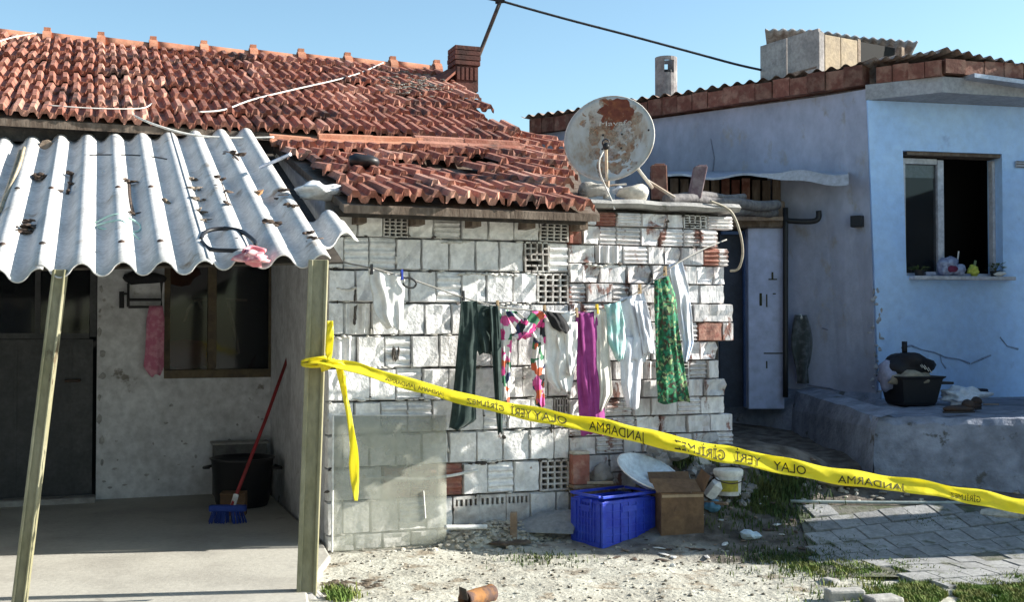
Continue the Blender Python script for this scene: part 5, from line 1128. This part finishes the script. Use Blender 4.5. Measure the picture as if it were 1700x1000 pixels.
b_ = MB(); b_.blob((0, 0, .03), (.06, .05, .04), 4, 3, .6); simple('blue_bottle', 'squashed blue plastic bottle by the cardboard box', 'bottle', gp(1184, 848), b_, mat('blue bottle plastic', (.10,.25,.38), rough=.3), smooth=True)
b_ = MB(); b_.tube([(0, 0, .012), (.16, -.12, .02)], .012, 6); simple('stick', 'short pale stick right of the cardboard box', 'stick', gp(1163, 838), b_, M['wood'])
b_ = MB(); b_.blob((0, 0, .02), (.055, .065, .03), 2, 2, .7); simple('plastic_scrap', 'pale bluish plastic scrap on bare earth right of the box', 'scrap', gp(1246, 892), b_, mat('pale bluish scrap', (.50,.60,.66)), smooth=False)
b_ = MB(); b_.box(-.05, .05, -.008, .008, 0, .008); simple('wood_chip', 'pale splinter lying before the cardboard box', 'splinter', gp(1150, 912), b_, M['wood'], -.5)
b_ = MB(); b_.blob((0, 0, .008), (.02, .015, .014), 9, 1, .4); simple('white_pebble', 'single white pebble in front of the blue crate', 'pebble', gp(1117, 941), b_, M['white'])
# white pipe on the ground left
cable('drain_pipe', [lp(738, 876, -.16), lp(775, 876, -.16), lp(808, 875, -.16)], .017, M['white'], 'short white plastic drain pipe lying beside the plastic sheet', 'pipe')
# stake with a plate of wood
sk = thing('wooden_stake', 'short grey stake standing in a dark plank on the ground', 'stake', gp(853, 907), -.1)
b_ = MB(); b_.box(-.022, .022, -.018, .018, 0, .21); obj('upright', b_, M['wood'], sk, bevel=.004)
b_ = MB(); b_.extrude([(-.26, -.07, .012), (-.02, -.13, .012), (.12, -.07, .02), (.06, .05, .02), (-.15, .06, .02)], (0, 0, .014)); obj('plank', b_, M['wood_d'], sk)
for i, (x, y, r, lb) in enumerate(((826, 898, .05, 'white broken stone left of the stake'), (866, 903, .03, 'small white stone right of the stake'), (882, 901, .022, 'tiny white chip farthest right of the stake'), (818, 880, .03, 'white shard behind the left broken stone'))):
    b_ = MB(); b_.blob((0, 0, r*.4), (r, r*.8, r*.7), i*5+2, 1, .6); simple('white_stone', lb, 'stone', gp(x, y), b_, M['rubble'])
b_ = MB(); b_.extrude([(-.24, .02, .005), (.18, -.06, .005), (.24, .10, .12), (-.02, .16, .10)], (0, .01, .02)); simple('slate_board', 'thin grey board lying tilted left of the blue crate', 'board', V3(lp(905, 886, -.24)), b_, mat('blue grey board', (.20,.22,.25), (.28,.29,.30), 6))
# rusty tin in front
ru = thing('rusty_tin', 'rusty brown tin lying on its side at the bottom edge', 'tin', gp(792, 1004), R_(-38))
T = Matrix.Translation((0, 0, .045)) @ Matrix.Rotation(math.pi/2, 4, 'X'); b_ = MB(); b_.lathe([(.001, -.12), (.044, -.12), (.047, -.115), (.044, -.10), (.045, .0), (.043, .07), (.046, .09), (.044, .10), (.040, .10), (.038, -.05)], 22, T); obj('body', b_, mat('orange rust tin', (.26,.12,.04), (.10,.06,.05), 14, (.4,.6)), ru, smooth=True)
b_ = MB(); b_.extrude([(-.03, -.105, .05), (.03, -.105, .05), (.035, -.13, .11), (-.02, -.12, .115)], (0, .003, .002)); obj('bent_lid', b_, M['metal_d'], ru)
# rubble heap and gravel
def stones(n, f, m, name, smin, smax, seed):
    rnd = random.Random(seed); b_ = MB(); k = 0
    while k < n:
        x, y, z = f(rnd); s = rnd.uniform(smin, smax)**1.0; b_.blob((x, y, z+s*.25), (s*rnd.uniform(.7, 1.5), s, s*rnd.uniform(.4, .8)), rnd.random()*99, 1, .6, M=Matrix.Rotation(rnd.random()*3, 3, 'Z')); k += 1
    obj(name, b_, m, kind='stuff')
_s = W(835, 860, -.12)[0]; hc = L(_s, -.16, 0)
hp2 = MB()
def hh(x, y):
    dx, dy = x-hc.x, y-hc.y; s_ = dx*.94+dy*.342; t_ = -dx*.342+dy*.94
    r = math.hypot(s_/.52, (t_-.10)/(.20 if t_ < .1 else .5)); return gz(x, y)+.13*max(0, 1-r*r)+.02*mnoise.noise(Vector((x*12, y*12, 0)))*(1 if r < 1.1 else 0)-.01
hp2.grid(lambda u, v: V3((hc.x-.75+1.5*u, hc.y-.45+.8*v, hh(hc.x-.75+1.5*u, hc.y-.45+.8*v))), 40, 26); obj('rubble_heap', hp2, M['rubble'], kind='stuff')
stones(520, lambda r: (lambda x, y: (x, y, hh(x, y)+.005))(*(lambda s_, t_: (hc.x+HU.x*s_+HN.x*t_, hc.y+HU.y*s_+HN.y*t_))(r.gauss(0, .3), r.gauss(.02, .10))), M['rubble'], 'rubble_gravel', .006, .026, 3)
def gpl(r): 
    p = G(r.uniform(540, 1400), r.uniform(905, 1010)); return (p.x, p.y, gz(p.x, p.y))
stones(420, gpl, M['rubble'], 'gravel', .003, .012, 5)
stones(260, gpl, mat('dark grit', (.13,.115,.09), bump=.3), 'dark_gravel', .003, .012, 6)
stones(170, lambda r: (lambda p: (p.x, p.y, gz(p.x, p.y)))(G(r.uniform(960, 1250), r.uniform(745, 840))), M['mortar'], 'dark_rubble', .012, .05, 8)
stones(90, lambda r: (lambda p: (p.x, p.y, gz(p.x, p.y)))(G(r.uniform(1330, 1700), r.uniform(786, 835))), M['rubble'], 'pale_rubble', .008, .03, 9)
for nm_, m_, n_, sd in (('paper_scraps', M['white'], 26, 4), ('dark_litter', M['leafscrap'], 60, 5), ('wood_splinters', M['wood'], 30, 6)):
    b_ = MB(); rnd = random.Random(sd)
    for k in range(n_):
        p = G(rnd.gauss(1150, 110), rnd.uniform(835, 935) if rnd.random() < .6 else rnd.uniform(760, 840)); s = rnd.uniform(.006, .022)
        b_.blob((p.x, p.y, gz(p.x, p.y)+.006), (s*rnd.uniform(1, 3), s, s*.35), k, 1, .7, M=Matrix.Rotation(rnd.random()*6, 3, 'Z'))
    obj(nm_, b_, m_, kind='stuff')
b_ = MB()                                            # clods of dark earth by the post
for i in range(60): p = gp(random.uniform(535, 640), random.gauss(969, 4)); s = random.uniform(.008, .022); b_.blob(p, (s*1.6, s, s*.5), i, 1, .6)
obj('earth_clods', b_, mat('dark clods', (.12,.095,.07)), kind='stuff')
# ------------------------------------------------------------------ paved path
path = MB(); pth = [gp(1318, 846), gp(1740, 846), gp(1740, 960), gp(1385, 960), gp(1330, 900)]
po_ = sum((V3(p) for p in pth), V3((0,0,0)))/5
def up_(x, y): return gz(x, y)
c4 = [gp(1322, 842), gp(1760, 846), gp(1760, 962), gp(1372, 962)]
path.grid(lambda u, v: (lambda q: V3((q.x, q.y, gh(q.x, q.y)+.012)))(c4[3].lerp(c4[2], u).lerp(c4[0].lerp(c4[1], u), v)), 30, 30)
pa_ = obj('paved_path', path, mat('joint sand', (.15,.145,.12), (.09,.10,.06), 9, bump=.6), kind='structure')
pvm = []
def paver_mesh(seed):
    mb = MB(); w_, h_ = .181, .178; pts = []; n = 6; a = .004
    bot = [(-w_/2+w_*i/n, -h_/2+a*math.sin(2*math.pi*i/n), 0) for i in range(n+1)]; topp = [(w_/2-w_*i/n, h_/2+a*math.sin(2*math.pi*(n-i)/n), 0) for i in range(n+1)]
    poly = [V3(p) for p in bot+topp]; mb.extrude([p-V3((0,0,.03)) for p in poly], (0, 0, .042)); mb.extrude([V3((p.x*.96, p.y*.95, .0125)) for p in poly], (0, 0, .004)); return mb.mesh('paving_stone')
pvm = [paver_mesh(i) for i in range(2)]
for m_ in pvm: m_.materials.append(M['paver'])
PA = R_(14); du2 = V3((math.cos(PA), math.sin(PA), 0)); dv2 = V3((-math.sin(PA), math.cos(PA), 0)); oc_ = gp(1500, 905); cnt = 0
for j in range(-12, 13):
    for i in range(-12, 14):
        q = oc_+du2*(i*.184+(.092 if j % 2 else 0))+dv2*(j*.182); d = q-CAM; y = d.y; px = CX+d.x/y*FPX; z = gh(q.x, q.y); py = CY-(( (q.x*0)+ (z-1.42)*math.cos(PITCH)-y*math.sin(PITCH))/(y*math.cos(PITCH)))*FPX
        if px > 1760 or py > 972 or py < 846: continue
        lo = 1322+max(0, (py-880))*.75+22*mnoise.noise(Vector((j*.7, 2, 0)))
        if px < lo or random.random() < .02: continue
        if py > 945 and px < 1480: continue
        o = obj('paving_stone', pvm[0], None, pa_); o.location = (q.x, q.y, z+.004+random.uniform(-.003, .003)); cnt += 1
        gxx = (gh(q.x+.05, q.y)-gh(q.x-.05, q.y))*10; gyy = (gh(q.x, q.y+.05)-gh(q.x, q.y-.05))*10; o.rotation_euler = (math.atan(gyy*math.cos(PA)-gxx*math.sin(PA))+random.uniform(-.012, .012), -math.atan(gxx*math.cos(PA)+gyy*math.sin(PA))+random.uniform(-.012, .012), PA+random.uniform(-.04, .04))
def kerb(x, y, w_, h_, d_, rz, lab): b_ = MB(); b_.blob((0,0,0), (.001,.001,.001), 1, 1); b_ = MB(); b_.box(-w_/2, w_/2, -d_/2, d_/2, -.05, h_); return simple('kerb_block', lab, 'kerb stone', gp(x, y), b_, M['conc'], rz, bevel=.014)
kerb(1402, 996, .20, .05, .09, .1, 'grey cement kerb block at the grass edge, left one'); kerb(1466, 1003, .18, .03, .12, .25, 'flatter kerb block right of the first'); kerb(1378, 972, .07, .02, .10, .5, 'small broken kerb chip behind the left block')
cable('long_pipe', [gp(1312, 838, .02), gp(1450, 840, .02), gp(1570, 841, .025), gp(1680, 840, .02)], .012, mat('grey green pipe', (.34,.38,.36), rough=.5, bump=0), 'thin grey pipe lying along the top of the paved path', 'pipe')
b_ = MB(); b_.blob((0,0,.01), (.17, .10, .05), 4, 2, .4); simple('cement_slab', 'broken cement lump at the right end of the thin pipe', 'slab', gp(1668, 856), b_, M['rubble'])
b_ = MB(); b_.blob((0, 0, .02), (.26, .14, .06), 6, 3, .4); simple('sand_heap', 'low pale heap of sand beyond the paved path', 'sand heap', gp(1385, 800), b_, M['rubble'], smooth=True)
# ------------------------------------------------------------------ grass and weeds
def grass(name, f, n, hmin, hmax, m, seed):
    rnd = random.Random(seed); vs = []; fs = []
    for i in range(n):
        p = f(rnd); h = rnd.uniform(hmin, hmax); a = rnd.random()*6.28; b = rnd.uniform(.1, .9)*h; wv = h*.05+.002
        d = V3((math.cos(a), math.sin(a), 0)); e = V3((-d.y, d.x, 0))*wv; k = len(vs)
        vs += [p-e, p+e, p+d*b*.4+V3((0,0,h*.65))+e*.7, p+d*b*.4+V3((0,0,h*.65))-e*.7, p+d*b+V3((0,0,h))]
        fs += [(k, k+1, k+2, k+3), (k+3, k+2, k+4)]
    b_ = MB(); b_.v = vs; b_.f = fs; obj(name, b_, m, kind='stuff')
gm1 = mat('yard grass', (.11,.18,.035), (.19,.20,.06), 8, (.4,.62), bump=0, fine=.25); gm2 = mat('dark weeds', (.05,.085,.025), (.10,.12,.04), 8, bump=0, fine=.25)
def patch(cx, cy, sx, sy):
    def f(r):
        while 1:
            x, y = r.gauss(cx, sx), r.gauss(cy, sy)
            if y < 1008 and mnoise.noise(Vector((x*.02, y*.06, cx))) > -.25: break
        p = G(x, y); return V3((p.x, p.y, gz(p.x, p.y)))
    return f
grass('grass', patch(1630, 985, 100, 11), 15000, .012, .035, gm1, 1)
grass('grass', patch(1420, 948, 55, 7), 2500, .012, .04, gm1, 2)
grass('weeds', patch(1285, 815, 34, 16), 1100, .025, .09, gm2, 3)
grass('weeds', patch(1270, 850, 46, 16), 900, .02, .06, gm2, 4)
grass('weeds', patch(1335, 930, 56, 14), 1700, .012, .04, gm2, 5)
grass('grass', patch(563, 993, 14, 5), 500, .02, .06, gm1, 6)
grass('weeds', patch(1120, 765, 40, 8), 600, .03, .09, gm2, 7)
grass('weeds', patch(1580, 868, 70, 7), 1200, .01, .03, gm2, 8)
grass('weeds', patch(1500, 890, 110, 18), 2600, .008, .02, gm2, 21)
grass('weeds', patch(900, 930, 40, 6), 400, .01, .03, gm2, 9)
# ------------------------------------------------------------------ things on the platform and the window sill
bp = plat(1512, 672); bg_ = thing('black_trug', 'black plastic trug piled with bags before the blue wall', 'trug', bp, A12)
b_ = MB(); b_.lathe([(.15, 0), (.165, .02), (.205, .17), (.225, .18), (.225, .19), (.195, .185), (.15, .03), (.001, .02)], 4, Matrix.Rotation(math.pi/4, 4, 'Z') @ Matrix.Scale(1.25, 4)); obj('body', b_, M['blkp'], bg_, bevel=.012)
b_ = MB(); b_.box(.20, .33, -.1, .1, .165, .185); obj('tray_lip', b_, M['blkp'], bg_, bevel=.005)
def bagblob(nm, lab, x, y, Yo, sz_, m, sd): p = atY(x, y, bp.y+Yo); b_ = MB(); b_.blob((0,0,0), sz_, sd, 3, .5, 1.6); return simple(nm, lab, 'bag', p, b_, m, smooth=True)
bagblob('grey_bag', 'bluish grey bag slumped at the left of the trug', 1478, 622, .0, (.10, .10, .12), mat('grey blue bag', (.28,.30,.42)), 3)
bagblob('tan_bag', 'tan bag lying in the trug', 1510, 630, -.07, (.17, .10, .075), mat('tan bag', (.33,.29,.22), (.25,.22,.17), 9), 5)
bk2 = thing('striped_bag', 'black bag with white stripes on top of the trug pile', 'bag', atY(1508, 606, bp.y)); b_ = MB(); b_.blob((0,0,0), (.17, .12, .11), 8, 3, .45, 1.5); b_.tube([(-.03, 0, .08), (-.03, 0, .19)], .022, 8); obj('body', b_, mat('black bag', (.012,.013,.018), rough=.6), bk2, smooth=True)
for i in range(4): b_ = MB(); b_.tube([(.02+.035*i, -.125+.008*i, .04-.02*i), (.075+.03*i, -.11+.012*i, -.02-.015*i)], .0035, 5); obj('stripe', b_, M['white'], bk2)
b_ = MB(); b_.blob((0, 0, .06), (.16, .10, .075), 11, 4, .7, 2.2); simple('white_plastic_bag', 'crumpled white plastic bag on the platform', 'plastic bag', plat(1600, 672), b_, mat('white bag film', (.70,.74,.80), rough=.4), smooth=True)
b_ = MB(); b_.blob((0, 0, .03), (.10, .05, .035), 13, 3, .5); simple('dark_cloth', 'dark cloth on top right of the white plastic bag', 'cloth', plat(1625, 668)+V3((0, 0, .05)), b_, mat('navy cloth', (.02,.022,.04)), smooth=True)
for i, (x, y, lb) in enumerate(((1592, 686, 'dark brown shoe nearest the platform edge'), (1612, 681, 'dark shoe just behind the nearest one'))):
    s_ = thing('shoe', lb, 'shoe', plat(x, y), R_(190+25*i), 'pair of dark shoes on the platform'); bm3 = mat('dark shoe leather %d' % i, (.05,.03,.022), (.03,.022,.02), 10, rough=.6)
    b_ = MB(); b_.blob((0, 0, .03), (.125, .045, .03), 3+i, 3, .12); b_.blob((-.07, 0, .06), (.05, .04, .04), 4, 2, .15); obj('upper', b_, bm3, s_, smooth=True); b_ = MB(); b_.extrude([(.13*math.cos(a), .046*math.sin(a)*(1 if math.cos(a) > 0 else .8), 0) for a in [k*math.pi/8 for k in range(16)]], (0, 0, .014)); obj('sole', b_, M['blkp'], s_)
b_ = MB(); b_.tube([(0, 0, .01), (.12, -.02, .012)], .006, 5); simple('pale_stick', 'thin pale stick at the right of the white plastic bag', 'stick', plat(1632, 674), b_, M['wood'])
def sillp(px, py, off=.0): return FP(px, py, off)
szl = fc(FP(1590, 459))[1]
def onsill(px, off=.02): p = FP(px, 455, off); return V3((p.x, p.y, szl+.001))
pb_ = thing('plastic_bag_bundle', 'clear bluish bag bundle in the middle of the window sill', 'bag', onsill(1578)); b_ = MB(); b_.blob((-.02, 0, .085), (.10, .06, .085), 15, 3, .5, 1.8); b_.blob((.07, -.01, .05), (.06, .05, .05), 18, 3, .4); obj('bag', b_, mat('bluish film', (.36,.42,.58), (.22,.24,.36), 14, rough=.35), pb_, smooth=True); b_ = MB(); b_.blob((.0, -.055, .06), (.045, .02, .03), 3, 2, .3); obj('contents', b_, mat('dark red contents', (.16,.03,.07)), pb_); b_ = MB(); b_.tube([(.06, 0, .12), (.075, 0, .22)], .007, 6); obj('straw', b_, M['white'], pb_)
t_ = thing('yellow_ornament', 'yellow green ornament near the right of the window sill', 'ornament', onsill(1616)); b_ = MB(); b_.blob((0, 0, .05), (.05, .035, .05), 5, 3, .6, 1.8); obj('body', b_, mat('yellow green', (.52,.56,.10)), t_, smooth=True); b_ = MB(); b_.tube([(.01, 0, .09), (.02, 0, .14)], .012, 6); obj('neck', b_, mat('dull green', (.2,.25,.15)), t_)
def plant(nm, lab, px, n, h, seed):
    t_ = thing(nm, lab, 'plant', onsill(px)); rnd = random.Random(seed); b_ = MB(); b_.lathe([(.001, 0), (.035, 0), (.045, .05), (.04, .05), (.035, .04), (.001, .04)], 14); obj('pot', b_, M['blkp'], t_)
    for i in range(n):
        a = rnd.random()*6.28; r = rnd.uniform(.02, .09); z = rnd.uniform(.04, h); c = V3((r*math.cos(a), r*.6*math.sin(a), z)); s = rnd.uniform(.016, .03); d = V3((math.cos(a), math.sin(a)*.7, rnd.uniform(-.3, .6))).normalized(); e = d.cross(V3((0,0,1))).normalized()
        b_ = MB(); b_.add([c-d*s, c+e*s*.45, c+d*s, c-e*s*.45, c+V3((0,0,s*.25))], [(0,1,4),(1,2,4),(2,3,4),(3,0,4)]); obj('leaf', b_, gm2, t_)
    b_ = MB()
    for i in range(5): b_.tube([(0, 0, .04), (rnd.uniform(-.05, .05), rnd.uniform(-.03, .03), h)], .003, 4)
    obj('stem', b_, gm2, t_)
plant('potted_plant', 'small leafy potted plant at the right end of the window sill', 1652, 40, .12, 3)
plant('potted_plant', 'low dark potted plant at the left end of the window sill', 1526, 26, .08, 4)
b_ = MB(); b_.box(-.05, .05, -.03, .03, 0, .035); simple('soap_dish', 'pale box near the left plant on the window sill', 'box', onsill(1543), b_, mat('greyish dish', (.30,.34,.45)), A12, bevel=.006)
b_ = MB(); b_.blob((0, 0, .02), (.05, .025, .02), 6, 2, .5); simple('white_rag', 'white rag before the right plant on the window sill', 'rag', onsill(1660, .07), b_, M['white'], smooth=True)
